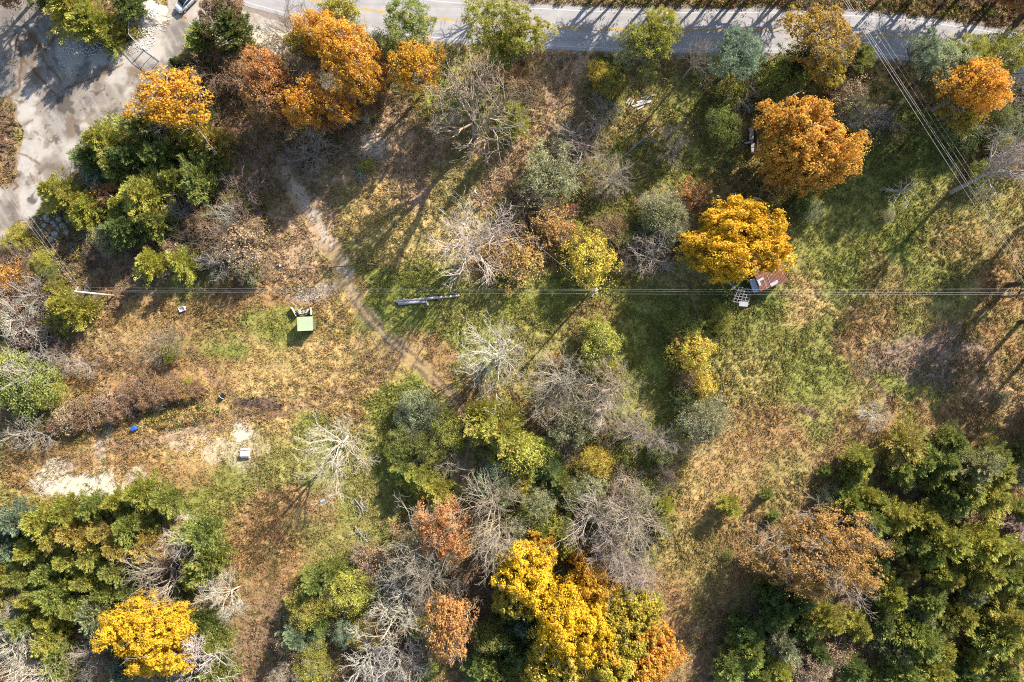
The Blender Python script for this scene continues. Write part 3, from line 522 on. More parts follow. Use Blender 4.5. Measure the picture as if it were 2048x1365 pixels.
# kind  x  y  radius (photo pixels)  colour  [height m]  [| label]
TREES = '''
M 1612 295 100 or_ 14x.88|broad orange maple shading the grey ruined outbuilding
M 1478 484 108 ye 13x.77|broad golden maple hanging over the rust-roofed shed
M 300 1268 90 ye 12x.82|bright yellow maple standing alone among the dark cedars
O 1652 1112 116 ta 14x.83|huge tan oak with bare limbs showing, at the edge of the cedar wood
O 343 198 74 yo 12x.86|orange-gold oak overhanging the edge of the concrete lot
W 665 890 76 wh 15|bleached bare tree standing in the meadow beside the white picnic table
C 1455 1010 25 yg 4.5|small lone bright green cedar in the tan meadow
O 885 1060 58 ru 11|round rust-brown oak above the thin bare trees
O 897 1255 46 ru 12x1.55|tall narrow rust-orange oak beside the bare grey limbs
F 1000 712 62 wh 13|grey bare tree fanning out just below the fallen grey poles
B 938 212 92 gr 22|largest grey bare tree, casting a long forked shadow over the dirt clearing
F 940 485 76 wh 14|pale bare tree below the lamp pole, at the fence line
C 150 25 46 ol; C 195 55 40 ol; C 225 88 24 og; C 265 12 30 dg; C 108 5 30 dg; C 250 60 18 ol
C 475 65 40 dg 9; C 412 82 33 og 7; O 440 22 46 br 8; C 388 90 18 ol; T 420 140 46 gb; T 445 172 36 gb; H 400 165 28 br; T 395 120 30 gb; C 352 128 16 dg; H 470 130 24 tp
C 215 290 48 ol; C 300 265 40 og; C 270 320 38 dg; C 120 385 40 ol; C 180 415 32 yg; C 292 395 62 ol 10; H 215 392 30 ru; S 188 358 26 bg; C 390 275 42 ol; C 438 290 36 oo; C 405 365 38 og; C 335 315 36 og; C 232 340 36 og; C 262 460 42 dg; S 212 482 26 gg; C 172 440 24 yg; T 362 420 28 gr; T 190 375 18 gr; C 325 240 26 dg; C 425 320 30 og; C 350 360 34 og; C 310 445 40 og; C 250 415 34 ol; C 400 240 30 dg; C 195 320 32 dg; C 150 405 30 ol
T 480 390 44 gp; B 458 430 34 wh 5; T 430 470 46 gb; H 485 500 48 tp; T 500 535 36 gr; T 440 520 44 gr; H 395 440 26 br; C 305 530 32 yg; C 365 525 34 yg; S 415 432 17 og; T 460 470 40 gb; S 470 405 22 ol; H 505 460 30 tp; S 500 548 22 og; T 380 480 30 gd; H 345 500 20 tp
S 35 480 26 yg; T 50 510 38 gb; H 18 552 34 or_; S 82 520 20 yg; C 112 580 24 ol; B 60 592 42 gr 6; C 145 615 46 ol; T 100 600 34 gb; B 25 640 52 wh 7; C 8 650 36 og; H 62 660 40 gb; T 30 690 34 gb; S 95 545 20 og; H 120 640 30 ol; T 165 600 22 gr; H 8 600 36 br; T 0 500 30 gb; H 45 560 30 br
S 50 765 66 og 6; S 18 740 38 yg 5; B 45 745 50 wh 8; T 125 722 32 gr; T 168 735 28 gr; S 90 780 36 ol; F 322 690 40 gp 5; S 340 705 22 ol; T 60 870 40 gr; T 110 700 26 gb
S 112 852 16 br 2; H 132 838 28 tp 3; S 158 846 14 br 2.6; H 176 822 30 br 3.2; H 204 834 18 ta 2; H 216 806 32 tp 2.8; S 232 822 20 br 3.2; H 250 796 26 br 3; T 268 812 20 gb 2; S 286 806 15 br 2.6; H 300 780 34 br 3; H 318 800 16 tp 2; S 338 788 17 br 2.8; H 350 776 26 br 2.4; S 366 785 15 ta 2; H 386 778 20 br 1.8; H 150 822 24 tp 2; H 262 786 26 br 2; S 372 770 13 ol 1.6; T 205 838 20 gr 1.5; T 260 818 20 gd 1.8
C 337 1000 37 og; C 282 985 38 ol; C 240 1002 36 ol; C 190 1012 38 og; C 140 1025 40 ol; C 95 1042 40 ol; C 42 1040 44 bg; C 18 1085 36 bg; C 70 1100 38 ol; C 120 1078 38 oo; C 165 1065 38 oo; C 215 1062 38 oo; C 262 1052 36 og; C 240 1092 36 oo; C 190 1112 36 ol; C 145 1118 36 ol; C 100 1142 38 og; C 50 1150 38 og; C 8 1145 36 ol; C 232 1140 34 og; C 176 1160 34 ol; C 125 1182 38 og; C 72 1192 36 ol; C 212 1180 33 og; C 60 1240 36 og; C 110 1230 36 ol; C 156 1215 34 og; C 202 1225 36 gg; C 108 1275 40 ol; C 132 1312 36 og; C 128 1345 34 ol; C 300 1090 28 oo; S 318 1118 22 ta; C 412 1062 40 og; C 426 1112 42 og; C 398 1135 32 ol; C 362 1192 26 og; C 436 1278 38 og; C 445 1335 42 og; C 412 1240 30 dg; C 245 1292 26 dg; C 255 1335 34 bg; C 20 1195 30 ol; C 295 1050 24 og; C 260 1180 28 og; C 290 1130 28 dg
B 370 1085 48 wh 8; B 320 1152 54 gr 8; W 455 1195 46 wh 7; B 28 1292 56 wh 8; B 68 1335 56 wh 8; B 178 1322 50 gr 7; B 382 1322 72 wh 9; B 8 1212 34 gr 6; T 185 1285 26 gr; T 300 1345 34 gr
C 635 1165 38 og; S 700 1182 44 yg 5; C 665 1145 32 og; S 612 1216 36 ol 5; C 600 1270 38 bg; H 588 1290 32 tp; S 625 1312 36 ol 4; W 578 1355 32 gr 5; S 622 1345 36 ol 4; W 622 1335 26 wh 4; S 690 1268 28 bg; S 730 1270 30 yl 3; H 742 1130 40 tp 3; T 700 1215 20 gb; S 660 1200 30 ol; C 640 1240 28 dg; T 725 1105 24 gp
F 832 1108 66 gr 10; F 846 1152 58 gr 10; B 800 1200 52 wh 9; B 790 1242 66 wh 10; B 846 1205 32 gr 7; B 742 1322 62 wh 9; B 802 1322 48 wh 9; B 832 1332 46 gr 8; S 800 1345 26 yl; S 850 1345 24 og; T 760 1280 36 gb; S 850 1260 24 ol; B 770 1355 40 gr 7
B 985 1022 62 gr 13; B 990 1092 56 gr 12; T 1015 1090 34 gp; S 975 1272 34 og 6; C 960 1330 38 dg; C 1000 1330 34 og; S 1000 1275 30 og; S 885 1125 22 og; T 915 1165 14 wh
M 1075 1108 40 yo 8; M 1055 1150 62 ye 12; M 1030 1195 44 yl 10; M 1182 1172 46 yo 10; M 1150 1255 84 ye 14; M 1120 1230 50 ye 12; M 1252 1240 64 yl 12; M 1130 1312 64 yl 12; M 1225 1318 60 yl 12; M 1300 1298 52 og2 10; M 1272 1345 56 or_ 11; M 1158 1117 17 yo 6; M 1090 1350 50 yl 10; M 1205 1290 44 yo 11
S 1062 1022 34 og 4; C 1122 1060 36 ol; C 1085 1060 30 og; C 1045 1245 36 bg; C 1040 1290 42 dg; C 1005 1355 34 og; C 1130 1085 28 ol; S 1040 1050 30 gg; C 1010 1140 24 og; T 1245 1180 36 gp; C 1005 1225 28 dg
F 1195 1050 60 gr 12; F 1268 1045 64 gr 13; F 1230 1105 60 gr 12; B 1258 1155 50 gr 11; H 1288 1172 24 tp; C 1326 1012 22 yg; C 1322 1052 20 ol; S 1308 1205 20 og; H 1280 1000 30 gg; S 1205 1030 28 gg; T 1240 1005 34 gp
C 1533 990 16 og 3; C 1547 1032 13 og 2.5; S 1455 1110 10 og 1
S 835 812 34 gg 4; S 866 838 32 gg 4; S 812 838 26 gg 3; S 882 876 34 og 4; S 850 892 34 og 4; S 806 880 30 og 3.5; S 832 858 26 gg 3.5; S 868 905 26 ol 3; C 838 952 44 ol 6; C 872 978 36 ol 5; T 905 935 30 gr; T 980 905 30 gr; S 790 905 24 og 3; C 810 940 30 og 5; S 892 855 34 ol 4
C 1000 860 56 ol 8; S 1035 905 46 yg 6; S 988 952 34 bg; S 1005 975 32 gg; C 965 830 34 ol 6; S 1010 830 30 ol 4; C 1060 925 30 og; S 1045 965 26 yl; C 985 905 26 og
S 1200 688 40 yg 6; S 1185 665 28 yg 5; F 1130 762 56 gr 9; F 1228 768 54 gr 9; F 1212 808 44 wh 8; F 1102 812 42 gr 7; S 1150 850 43 gg 6; T 1215 858 32 gb; F 1276 870 36 gr 6; F 1320 882 30 gr 6; T 1105 872 24 gp; T 1132 902 22 gp; S 1220 745 26 ol 5
S 1410 842 46 gg 6; S 1382 700 42 yl 6; S 1405 775 26 yl 4; H 1385 765 32 br 3; S 1370 660 34 og 5; S 1440 640 26 ol 3; S 1190 925 32 yl 4; C 1100 935 36 dg 6; S 1085 900 30 og; S 1175 975 34 gg 4; S 1150 990 26 gg 4; S 1075 1005 34 gg 5; T 1255 958 30 gr; T 1330 940 26 gd; T 1215 992 24 gb; T 1340 960 24 gd; S 1370 800 26 dg; S 1320 905 22 og; C 1125 965 26 og; H 1110 720 20 ta
W 570 70 52 gd 11; S 680 30 40 ol 9; O 640 62 40 yo 15; O 690 98 58 or_ 17; O 608 82 32 yl 9; O 720 152 46 or_ 16; O 762 140 30 ru 8; O 530 140 40 ru 14; O 525 192 38 ru 13; O 612 205 42 or_ 14; O 682 214 32 or_ 13; O 645 235 28 ru 7; O 735 195 34 br 7
P 815 48 46 og 13; S 776 106 33 bg 8; O 830 138 50 yo 15; T 590 132 38 gr; T 630 155 36 gr; T 620 302 50 gr 6; T 560 110 30 gb; H 490 160 34 br; H 555 240 34 ru; T 600 275 34 gb; B 650 170 26 wh 5
C 1030 245 38 yg 11; T 1050 170 46 tp 5; T 1035 205 34 gp 4; P 985 52 52 ol 15; P 1048 66 50 ol 15; P 1010 95 36 og 12; S 1010 90 20 yl 6; P 1305 78 48 ol 14; P 1262 98 34 gg 12; L 1400 105 26 gr 15; P 1478 108 46 bg 14; P 1320 50 34 ol 13
S 1225 165 30 ol; S 1200 150 24 yl; T 1210 222 34 gr 4; F 1165 282 48 gr 6; T 1340 290 32 gr 5; T 1470 190 40 wh 4; S 1465 180 34 ol; S 1450 250 38 og; S 1100 345 58 gg 6; F 1225 362 40 gr 6; T 1400 130 30 gp
O 1640 72 62 oy 12; C 1590 132 42 dg 8; O 1655 135 38 yl 8; P 1850 102 34 bg 13; P 1895 128 42 gg 13; O 1955 172 54 or_ 16; O 1930 212 46 yl 10; S 2000 115 50 ol 9; B 2030 190 48 gr 8; S 1985 222 32 og 5; H 1690 192 36 tp; T 1722 230 42 gr 5; S 1690 225 34 gg 4; S 1560 165 36 og 6; T 1790 262 24 gd; S 1990 262 32 gg; S 2002 290 24 yg; T 2035 300 42 gr 5; S 1925 270 36 dg 4; H 1960 240 30 ta; T 1765 215 26 gd; C 1700 120 30 og 7; S 2040 245 32 gg; P 1935 105 36 ol 12; T 1770 245 24 gr
L 2022 345 66 gr 20; N 1800 372 36 gr 6|grey dead snag with short broken limbs in the green field; S 1622 420 24 gg; S 1775 432 15 gg; S 1600 405 30 dg; H 1560 370 34 ta; S 1960 350 26 og; T 1990 320 34 gp
S 1180 515 52 yl 6; S 1330 428 46 gg 6; F 1310 510 44 gr 6; T 1215 470 40 tp; H 1382 388 28 ru; H 1035 522 52 ta 5; T 1060 415 38 gd; H 1100 440 36 ta; H 1122 470 32 ta; T 1065 462 26 gb; T 1262 500 22 gp; S 1350 460 30 gg; T 1300 410 26 gp; T 1205 385 24 gb; S 1310 440 34 og; T 1290 455 22 gd; H 1230 450 24 br; T 1090 405 26 gr; T 1015 470 30 gb; H 1000 510 26 ta; T 1245 530 18 gp; H 1155 470 26 yl; S 1250 480 18 og
C 1715 922 37 ol; C 1702 952 28 og; C 1802 890 48 oo 7; C 1835 925 36 og; C 1726 987 30 ol; C 1650 942 14 og 2.5; C 1878 922 42 og; C 1900 882 32 og; C 1938 932 40 gg; C 1978 912 34 og; C 1985 945 34 ol; C 2032 912 20 og; C 1922 978 40 ol; C 1885 985 32 og; C 1970 992 42 ol; C 2035 958 24 gg; T 1750 832 30 wh 3; S 2006 797 15 gg 1.5; C 1795 940 30 og; C 1855 960 26 og; S 1660 1000 24 gg; C 1690 1000 34 og
C 1732 1042 40 og; C 1790 1030 42 ol; C 1850 1042 42 ol; C 1820 1082 36 og; C 1780 1092 30 og; C 1880 1080 46 ol; C 1950 1082 46 ol; C 1992 1092 38 ol; C 1900 1005 36 og; C 1872 1140 30 yg; C 1815 1142 26 oo; C 1895 1152 32 ol; C 1960 1140 46 ol; C 2002 1150 38 og; C 1780 1192 36 ol; C 1852 1202 32 og; C 1915 1226 32 ol; C 1942 1190 25 gg; C 2010 1232 46 ol; C 1980 1266 40 og; C 2038 1290 40 yg; C 2036 1200 26 og; C 1650 1240 40 ol; C 1716 1250 32 ol; C 1800 1240 22 yg; C 1842 1236 28 gg; C 1830 1276 46 og; C 1870 1292 38 ol; C 1790 1300 34 gg; C 1802 1342 42 og; C 1862 1342 42 ol; C 1942 1316 26 yg; C 2002 1346 38 og; H 1672 1310 28 tp 4; C 1560 1285 32 gg; C 1552 1222 42 dg; C 1500 1300 44 og 7; C 1552 1342 38 yg; S 1620 1342 40 tp; C 1480 1252 30 dg; C 1740 1352 22 og; C 2040 1022 28 og; C 2042 1102 30 og; C 2036 1152 30 og; C 1590 1205 36 dg; C 1700 1332 30 dg; C 1600 1250 30 dg; C 1455 1330 32 og; C 1760 1240 28 dg; C 1930 1350 32 dg; C 1530 1180 30 dg; C 1750 1130 30 dg; C 1520 1345 32 og; C 1630 1300 26 dg; C 1880 1240 26 og; C 1960 1290 26 dg; C 1840 1110 26 og; C 1750 1000 28 og; C 2015 1050 26 gb
'''
LAND = [('the green-roofed shed', 608, 648), ('the white picnic table', 491, 905), ('the blue bin', 271, 855), ('the tipped black barrel', 445, 795), ('the metal farm gate', 690, 535), ('the lamp pole', 955, 395),
        ('the fallen grey poles', 855, 602), ('the middle utility pole', 1188, 583), ('the corner utility pole', 190, 586), ('the boulder heap', 110, 450), ('the white car', 355, 12), ('the gravel mound', 300, 30),
        ('the rust-roofed shed', 1540, 560), ('the broad orange maple', 1612, 295), ('the broad golden maple', 1472, 478), ('the huge tan oak', 1650, 1115), ('the yellow maple among the cedars', 300, 1268),
        ('the orange-gold oak by the lot', 343, 198), ('the bleached bare meadow tree', 665, 890), ('the lone meadow cedar', 1455, 1010), ('the narrow rust-orange oak', 897, 1255), ('the round rust-brown oak', 885, 1060),
        ('the yellow maple grove', 1155, 1240), ('the pale gravel strip', 190, 965), ('the plank heap', 1270, 200), ('the rusty tin sheets', 1150, 420), ('the dead snag', 1800, 370), ('the fan-shaped bare tree', 1000, 710),
        ('the largest bare tree', 935, 215), ('the grey panel ruin', 1495, 285), ('the utility pole at the field edge', 2015, 596), ('the fallen dead trunk', 1560, 205), ('the brush pile in the clearing', 722, 350),
        ('the white plastic tub', 366, 619), ('the chain-link gate', 290, 100)]
WINDS = ['east', 'east-northeast', 'northeast', 'north-northeast', 'north', 'north-northwest', 'northwest', 'west-northwest', 'west', 'west-southwest', 'southwest', 'south-southwest', 'south', 'south-southeast', 'southeast', 'east-southeast']
used_labels = set()
def auto_label(kind, x, y, r, cn, mean):
    L = sorted(LAND, key=lambda q: math.hypot(q[1]-x, q[2]-y))
    size = 'large' if r > mean*1.3 else ('small' if r < mean*.72 else '')
    head = ' '.join(v for v in (size, CN[cn], SAY[kind]) if v)
    def rel(q):
        d = math.hypot(q[1]-x, q[2]-y); a = math.atan2(q[2]-y, x-q[1]); wd = WINDS[int(round(a/(math.pi/8))) % 16]
        return ('beside ' if d < 45 else 'just '+wd+' of ' if d < 110 else wd+' of ' if d < 220 else 'far '+wd+' of ')+q[0]
    cands = [f'{head} {rel(q)}' for q in L[:1]]+[f'{head} {rel(L[0])}, {rel(q)}' for q in L[1:6]]+[f'{head} {rel(q)}' for q in L[1:6]]
    for c in cands:
        if c not in used_labels and len(c.replace('-', ' ').split()) <= 16 and len(c.split()) >= 4: break
    used_labels.add(c); return c
first = {}; count = {}
rnd = random.Random(77)
def plant(kind, px, py, r, cn, h=None, label=None, group=None):
    P = PROTO[kind+'B' if (kind in 'MO' and r > 78) or (kind == 'B' and r > 68) else kind]; k = count.get(kind, 0); count[kind] = k+1
    R, H, zc, tm, cm, cmat = P[(k*7+int(px)) % len(P)]
    rat = 1.0
    if isinstance(h, str):
        hh, _, rr = h.partition('x'); h = float(hh); rat = float(rr) if rr else 1.0
    rm = r/PPM; h = h or min(max(rm*ZDEF[kind], 1.2), 16)
    sz = h/H; z = zc*sz; sxy = rm*(1-z/CAM_H)/R
    root = empty(NAME[kind], G(px, py, z).xy.to_3d(), rnd.uniform(0, 6.28) if rat == 1 else rnd.choice((0, math.pi))); root.scale = (sxy, sxy*rat*(rnd.uniform(.9, 1.1) if rat == 1 else 1), sz)
    c = np.array(S(*TC[cn]))*rnd.uniform(.88, 1.12); hue = np.array([rnd.uniform(.94, 1.06), 1, rnd.uniform(.9, 1.1)]); c = c*hue
    key = (id(tm), id(cm))
    if key in first:
        t = first[key][0].copy(); cr = first[key][1].copy(); COLL.objects.link(t); COLL.objects.link(cr); t.parent = root; cr.parent = root
    else:
        t = link('trunk', tm, M_BARK, root); cr = link('crown', cm, cmat, root); first[key] = (t, cr)
    if kind in 'CPS': c = c*np.array([1.3, 1.32, 1.5])
    elif kind in 'MO': c = np.minimum(c*np.array([1.0, 1.02, 1.0]), .8)
    elif kind in 'BTWNLF': c = c*np.array([.8, .765, .72])
    cr.color = (*c, 1)
    if kind in 'BTWNLF': t.color = (*c, 1)
    elif kind == 'H': t.color = (*np.array(S(176, 156, 140)), 1)
    elif kind in 'MO': t.color = (*np.array(S(170, 156, 142)), 1)
    else: t.color = (*np.array(S(104, 88, 76)), 1)
    tag(root, label, SAY[kind] if kind != 'H' else 'dry shrub', group or GRP[kind]); return root
rows = []
for item in TREES.replace('\n', ';').split(';'):
    a, _, lab = item.partition('|'); q = a.split()
    if len(q) >= 5: rows.append((q[0], float(q[1]), float(q[2]), float(q[3]), q[4], q[5] if len(q) > 5 else None, lab.strip() or None))
means = {k: np.mean([r[3] for r in rows if r[0] == k] or [1]) for k in PROTO}
for r in rows:
    if r[6]: used_labels.add(r[6])
for k, x, y, r, cn, h, lab in rows:
    plant(k, x, y, r, cn, h, lab or auto_label(k, x, y, r, cn, means[k]))
# trees past the frame whose shadows fall across the asphalt and the lot
FAR = [('P', 30, -85, 56, 'og', 13), ('O', -10, -50, 56, 'br', 12), ('P', 2110, 560, 60, 'og', 13), ('P', 2130, 640, 56, 'og', 12), ('C', 2110, 820, 46, 'og', 9), ('C', 2100, 880, 46, 'og', 9), ('O', 2120, 440, 60, 'br', 12), ('P', -120, 60, 56, 'og', 13), ('P', 2140, 720, 50, 'og', 12), ('L', 1000, -70, 40, 'gr', 12)]
for q in range(11): FAR += [('PO'[q % 2], 1215+q*44, (-95, -58)[q % 2]+rnd.uniform(-12, 12), rnd.uniform(36, 52), ('ol', 'ru', 'og', 'br')[q % 4], (13, 11)[q % 2])]
for q in range(5): FAR += [('L', 1240+q*90, -70+rnd.uniform(-20, 15), 40, 'gr', 13)]
for q in range(12): FAR += [('PO'[q % 2], 1840+q*40, (-80, -48)[q % 2]+max(0, q-3)*9+rnd.uniform(-12, 12), rnd.uniform(40, 56), ('ol', 'ru', 'og', 'br')[q % 4], (13, 11)[q % 2])]
for k, x, y, r, cn, h in FAR:
    plant(k, x, y, r, cn, h, 'tree beyond the photo edge casting its shadow into view', 'trees beyond the photo edge')

# ------------------------------------------------------------------ grass, undergrowth, loose stones
rng = np.random.default_rng(9)
nT = 560000
tx = rng.uniform(-92, 92, nT); ty = rng.uniform(-62, 66, nT)
ii = np.clip(np.searchsorted(gx, tx), 0, nx-1); jj = np.clip(np.searchsorted(gy, ty), 0, ny-1)
sf = np.maximum(soft, .3*(tdist < 60)*(n4 > .45)); cl = vnoise(PX, PY, 9, 63)*.6+vnoise(PX, PY, 21, 64)*.4; ok = rng.random(nT) < np.clip(sf[jj, ii]*1.1-.1, 0, 1)*(.45+.55*sstep(.38, .62, cl[jj, ii])); tx, ty, ii, jj = tx[ok], ty[ok], ii[ok], jj[ok]
nT = len(tx); hT = rng.uniform(.16, .46, nT)*(.5+.7*tall[jj, ii])*(.5+cl[jj, ii]); base = np.stack([tx, ty, Z[jj, ii]-.04], 1); cT = col[jj, ii]
alt = np.array([C[k] for k in 'GTROgY'])[rng.integers(0, 6, nT)]; wA = (rng.random(nT) < .16)[:, None]*.6
cT = (cT*(1-wA)+alt*wA)*rng.uniform(.85, 1.18, (nT, 1))*np.array([1.0, 1.0, .95])
Vs = []; Cs = []
for b_ in range(3):
    a = rng.uniform(0, 2*np.pi, nT); ln = rng.uniform(.5, 1.3, nT)*hT; wd = rng.uniform(.045, .1, nT)
    d = np.stack([np.cos(a), np.sin(a), np.zeros(nT)], 1); s = np.stack([-np.sin(a), np.cos(a), np.zeros(nT)], 1)
    tip = base+d*ln[:, None]; tip[:, 2] += hT
    Vs.append(np.stack([base-s*wd[:, None], base+s*wd[:, None], tip], 1)); Cs.append(np.repeat(cT[:, None], 3, 1))
Vs = np.concatenate(Vs).reshape(-1, 3); Cs = np.concatenate(Cs).reshape(-1, 3)
gm = mesh_np('grass', Vs, np.arange(len(Vs)).reshape(-1, 3), False, point=np.clip(Cs, 0, .8), face=np.full(len(Vs)//3, .5))
M_GRASS = leaf_mat('grass_blades', hue=.02, lo=1, hi=1, transl=.25, vcol=True)
tag(link('grass', gm, M_GRASS), kind='stuff')
UND = '''1240 260 260 160 420; 1080 450 110 90 400; 330 380 240 140 500; 620 180 160 130 400; 60 600 90 140 350; 250 820 190 40 300; 1150 950 220 110 700; 900 1000 120 90 250; 760 1240 200 150 600; 1700 170 260 110 400; 1980 260 110 120 300; 1860 1120 260 250 700; 220 1180 260 190 500; 1240 500 120 70 250; 1540 350 110 60 200; 1180 1050 170 90 300; 440 470 110 110 350; 1400 760 70 120 200; 90 480 80 60 200; 1500 20 600 22 700; 870 870 110 100 200; 1560 1280 170 90 250; 450 110 70 70 200'''
Pc = []; Cc = []; Rc = []
pal = [np.array(S(*c)) for c in ((150, 148, 60), (120, 132, 58), (186, 142, 90), (160, 120, 84), (196, 178, 110), (140, 116, 96), (170, 166, 76))]
for it in UND.split(';'):
    x, y, rx, ry, n = map(float, it.split()); n = int(n)
    a = rng.uniform(0, 2*np.pi, n); q = np.sqrt(rng.random(n)); cx = x+np.cos(a)*q*rx; cy = y+np.sin(a)*q*ry
    Pc.append(np.stack([cx, cy], 1)); Rc.append(rng.uniform(.3, 1.0, n)); Cc.append(np.array([pal[k] for k in rng.integers(0, len(pal), n)]))
Pc = np.concatenate(Pc); Rc = np.concatenate(Rc); Cc = np.concatenate(Cc)
wx = (Pc[:, 0]-1024)/PPM; wy = (682.5-Pc[:, 1])/PPM
ii = np.clip(np.searchsorted(gx, wx), 0, nx-1); jj = np.clip(np.searchsorted(gy, wy), 0, ny-1); ok = soft[jj, ii] > .6
wx, wy, Rc, Cc, ii, jj = wx[ok], wy[ok], Rc[ok], Cc[ok], ii[ok], jj[ok]
per = 30; cc = np.repeat(np.stack([wx, wy, Z[jj, ii]], 1), per, 0); rr = np.repeat(Rc, per)
d = sphere_pts(len(cc), rng, .0); P = cc+d*(rr*rng.uniform(.5, 1.1, len(cc)))[:, None]*np.array([1, 1, 1.0])
t, b_ = perp(unit(d+rng.normal(size=d.shape)*.8), rng); Vv, F = diamonds(P, t, b_, .17, .08, rng)
um = mesh_np('undergrowth', Vv, F, False, face=rng.random(len(F)), point=np.repeat(np.repeat(Cc, per, 0)*rng.uniform(.7, 1.25, (len(cc), 1)), 4, 0))
tag(link('undergrowth', um, leaf_mat('undergrowth_leaves', hue=.03, lo=.6, hi=1.35, transl=.2, vcol=True)), kind='stuff')
def rock(rng_, sx, sy, sz, nseg=7, nr=5):
    Vv = []; F = []
    for i in range(nr+1):
        th = math.pi*i/nr
        for j in range(nseg):
            ph = 2*math.pi*j/nseg; k = rng_.uniform(.78, 1.15) if 0 < i < nr else 1
            Vv.append((sx*k*math.sin(th)*math.cos(ph), sy*k*math.sin(th)*math.sin(ph), sz*k*math.cos(th)))
    for i in range(nr):
        for j in range(nseg): F.append((i*nseg+j, (i+1)*nseg+j, (i+1)*nseg+(j+1) % nseg, i*nseg+(j+1) % nseg))
    return Vv, F
mb = MB(); r2 = random.Random(4)
def stones(x, y, rx, ry, n, smin, smax):
    for _ in range(n):
        a = r2.uniform(0, 6.283); q = math.sqrt(r2.random()); p = G(x+math.cos(a)*q*rx, y+math.sin(a)*q*ry); s = r2.uniform(smin, smax)
        Vv, F = rock(r2, s, s*r2.uniform(.6, 1), s*.6, 5, 3); mb.add([(p.x+v[0], p.y+v[1], v[2]+.04) for v in Vv], F)
for q in ((290, 75, 22, 26, 170, .07, .2), (165, 95, 50, 18, 260, .07, .2), (140, 130, 22, 26, 90, .06, .16), (95, 452, 34, 26, 130, .1, .28), (300, 45, 44, 24, 160, .05, .15), (620, 585, 28, 18, 80, .05, .14), (265, 100, 14, 10, 60, .05, .13), (605, 622, 14, 8, 26, .05, .15)): stones(*q)
tag(mb.build('gravel', plain('limestone', S(228, 220, 208), .9, 0, 2, .25)), kind='stuff')

# ------------------------------------------------------------------ boulders, gravel mound
M_ROCK = plain('grey_limestone', S(176, 168, 160), .9, 0, 1.6, .3)
BO = [(96, 438, 9, 'pale flat-topped boulder at the upper end of the heap beside the lot'), (107, 446, 6, 'boulder just below the pale flat-topped one'), (90, 452, 6, 'sunlit boulder at the lot edge of the boulder heap'), (98, 460, 5, 'small sunlit boulder in the middle of the boulder heap'), (120, 440, 7, 'grey boulder under the olive cedar at the heap top'), (127, 452, 8, 'rounded grey boulder at the field end of the heap'), (132, 457, 7, 'angular grey boulder set apart at the tail of the heap'),
      (134, 466, 7, 'broad grey boulder lowest at the tail of the heap'), (119, 459, 7, 'shaded boulder between the rounded and broad ones'), (112, 470, 8, 'large flat slab boulder along the heap underside'), (104, 481, 8, 'dark slab boulder lying below the heap'), (112, 452, 6, 'pale pointed boulder in the heap centre'), (138, 444, 6, 'small boulder beside the bare twigs past the heap'), (84, 462, 5, 'small tan boulder beneath the power wires')]
for x, y, r, lb in BO:
    s = r/PPM; Vv, F = rock(r2, s, s*r2.uniform(.7, .95), s*.7, 9, 6); o = MB().add(Vv, F).build('boulder', M_ROCK, None, G(x, y)+Vector((0, 0, s*.3))); o.rotation_euler = (0, 0, r2.uniform(0, 3)); tag(o, lb, 'boulder', 'boulders heaped beside the concrete lot')
Vv = []; F = []; nr, ns = 12, 36
for i in range(nr+1):
    for j in range(ns):
        a = 2*math.pi*j/ns; q = i/nr; R_ = 2.7*(1+.12*math.sin(3*a+1)+.08*math.sin(5*a)); hgt = 1.25*(1-q**1.7)*(1+r2.uniform(-.13, .13))-.05*(i == nr)
        Vv.append((R_*q*math.cos(a)+r2.uniform(-.05, .05), R_*q*math.sin(a)*.9, hgt))
for i in range(nr):
    for j in range(ns): F.append((i*ns+j, (i+1)*ns+j, (i+1)*ns+(j+1) % ns, i*ns+(j+1) % ns))
tag(MB().add(Vv, F).build('gravel_mound', plain('mound_gravel', S(240, 228, 206), .95, 0, 5, .3, S(170, 130, 96), .25), None, G(302, 28)), 'pale gravel mound dumped beside the driveway near the white car', 'gravel mound')

# ------------------------------------------------------------------ utility poles and wires
M_POLE = plain('weathered_pole', S(226, 212, 190), .85, 0, 1.5, .2); M_POLED = plain('grey_pole_wood', S(166, 154, 144), .85, 0, 1.5, .2); M_WIRE = plain('aluminium_wire', S(188, 182, 178), .5, .3, 1, .05)
M_STEEL = plain('galvanised_steel', S(198, 202, 208), .45, .5, 2, .1); M_CER = plain('white_porcelain', S(236, 236, 236), .3, 0, 2, .05)
def pole(px, py, h, mat, label, arm=None, can=None):
    e = empty('utility_pole', G(px, py)); tag(e, label, 'utility pole', 'wooden utility poles')
    MB().tube([(0, 0, -.3), (0, 0, h*.5), (0, 0, h)], [.19, .16, .12], 12).build('pole', mat, e, smooth=True)
    if arm: MB().box((arm[0], arm[1], h-.25), (arm[2], .12, .14), arm[3]).build('crossarm', mat, e)
    if can:
        m_ = MB().tube([(can[0], can[1], can[2]-.5), (can[0], can[1], can[2]+.35), (can[0], can[1], can[2]+.45)], [.27, .27, .16], 14); m_.box((can[0]*.5, can[1]*.5, can[2]), (abs(can[0])+.05, .12, .3), math.atan2(can[1], can[0])); m_.build('transformer', M_STEEL, e)
    for k in range(3):
        MB().tube([(.14, 0, h-.05-k*1.15), (.3, .05, h-k*1.15)], [.05, .07], 8).build('insulator', M_CER, e)
    return e
pole(228, 592, 10.8, M_POLE, 'pale wooden corner pole where the wires turn, above the olive cedar', arm=(.2, .35, .95, 1.0))
pole(1175, 592, 10.8, M_POLED, 'grey pole with crossarm and transformer, in the middle of the wire run', arm=(-.1, -.2, 1.5, 1.1), can=(.3, .3, 9.6))
e = pole(2000, 595, 10.8, M_POLED, 'leaning-looking grey pole with a meter box at the field edge', arm=(0, 0, 1.6, 1.57))
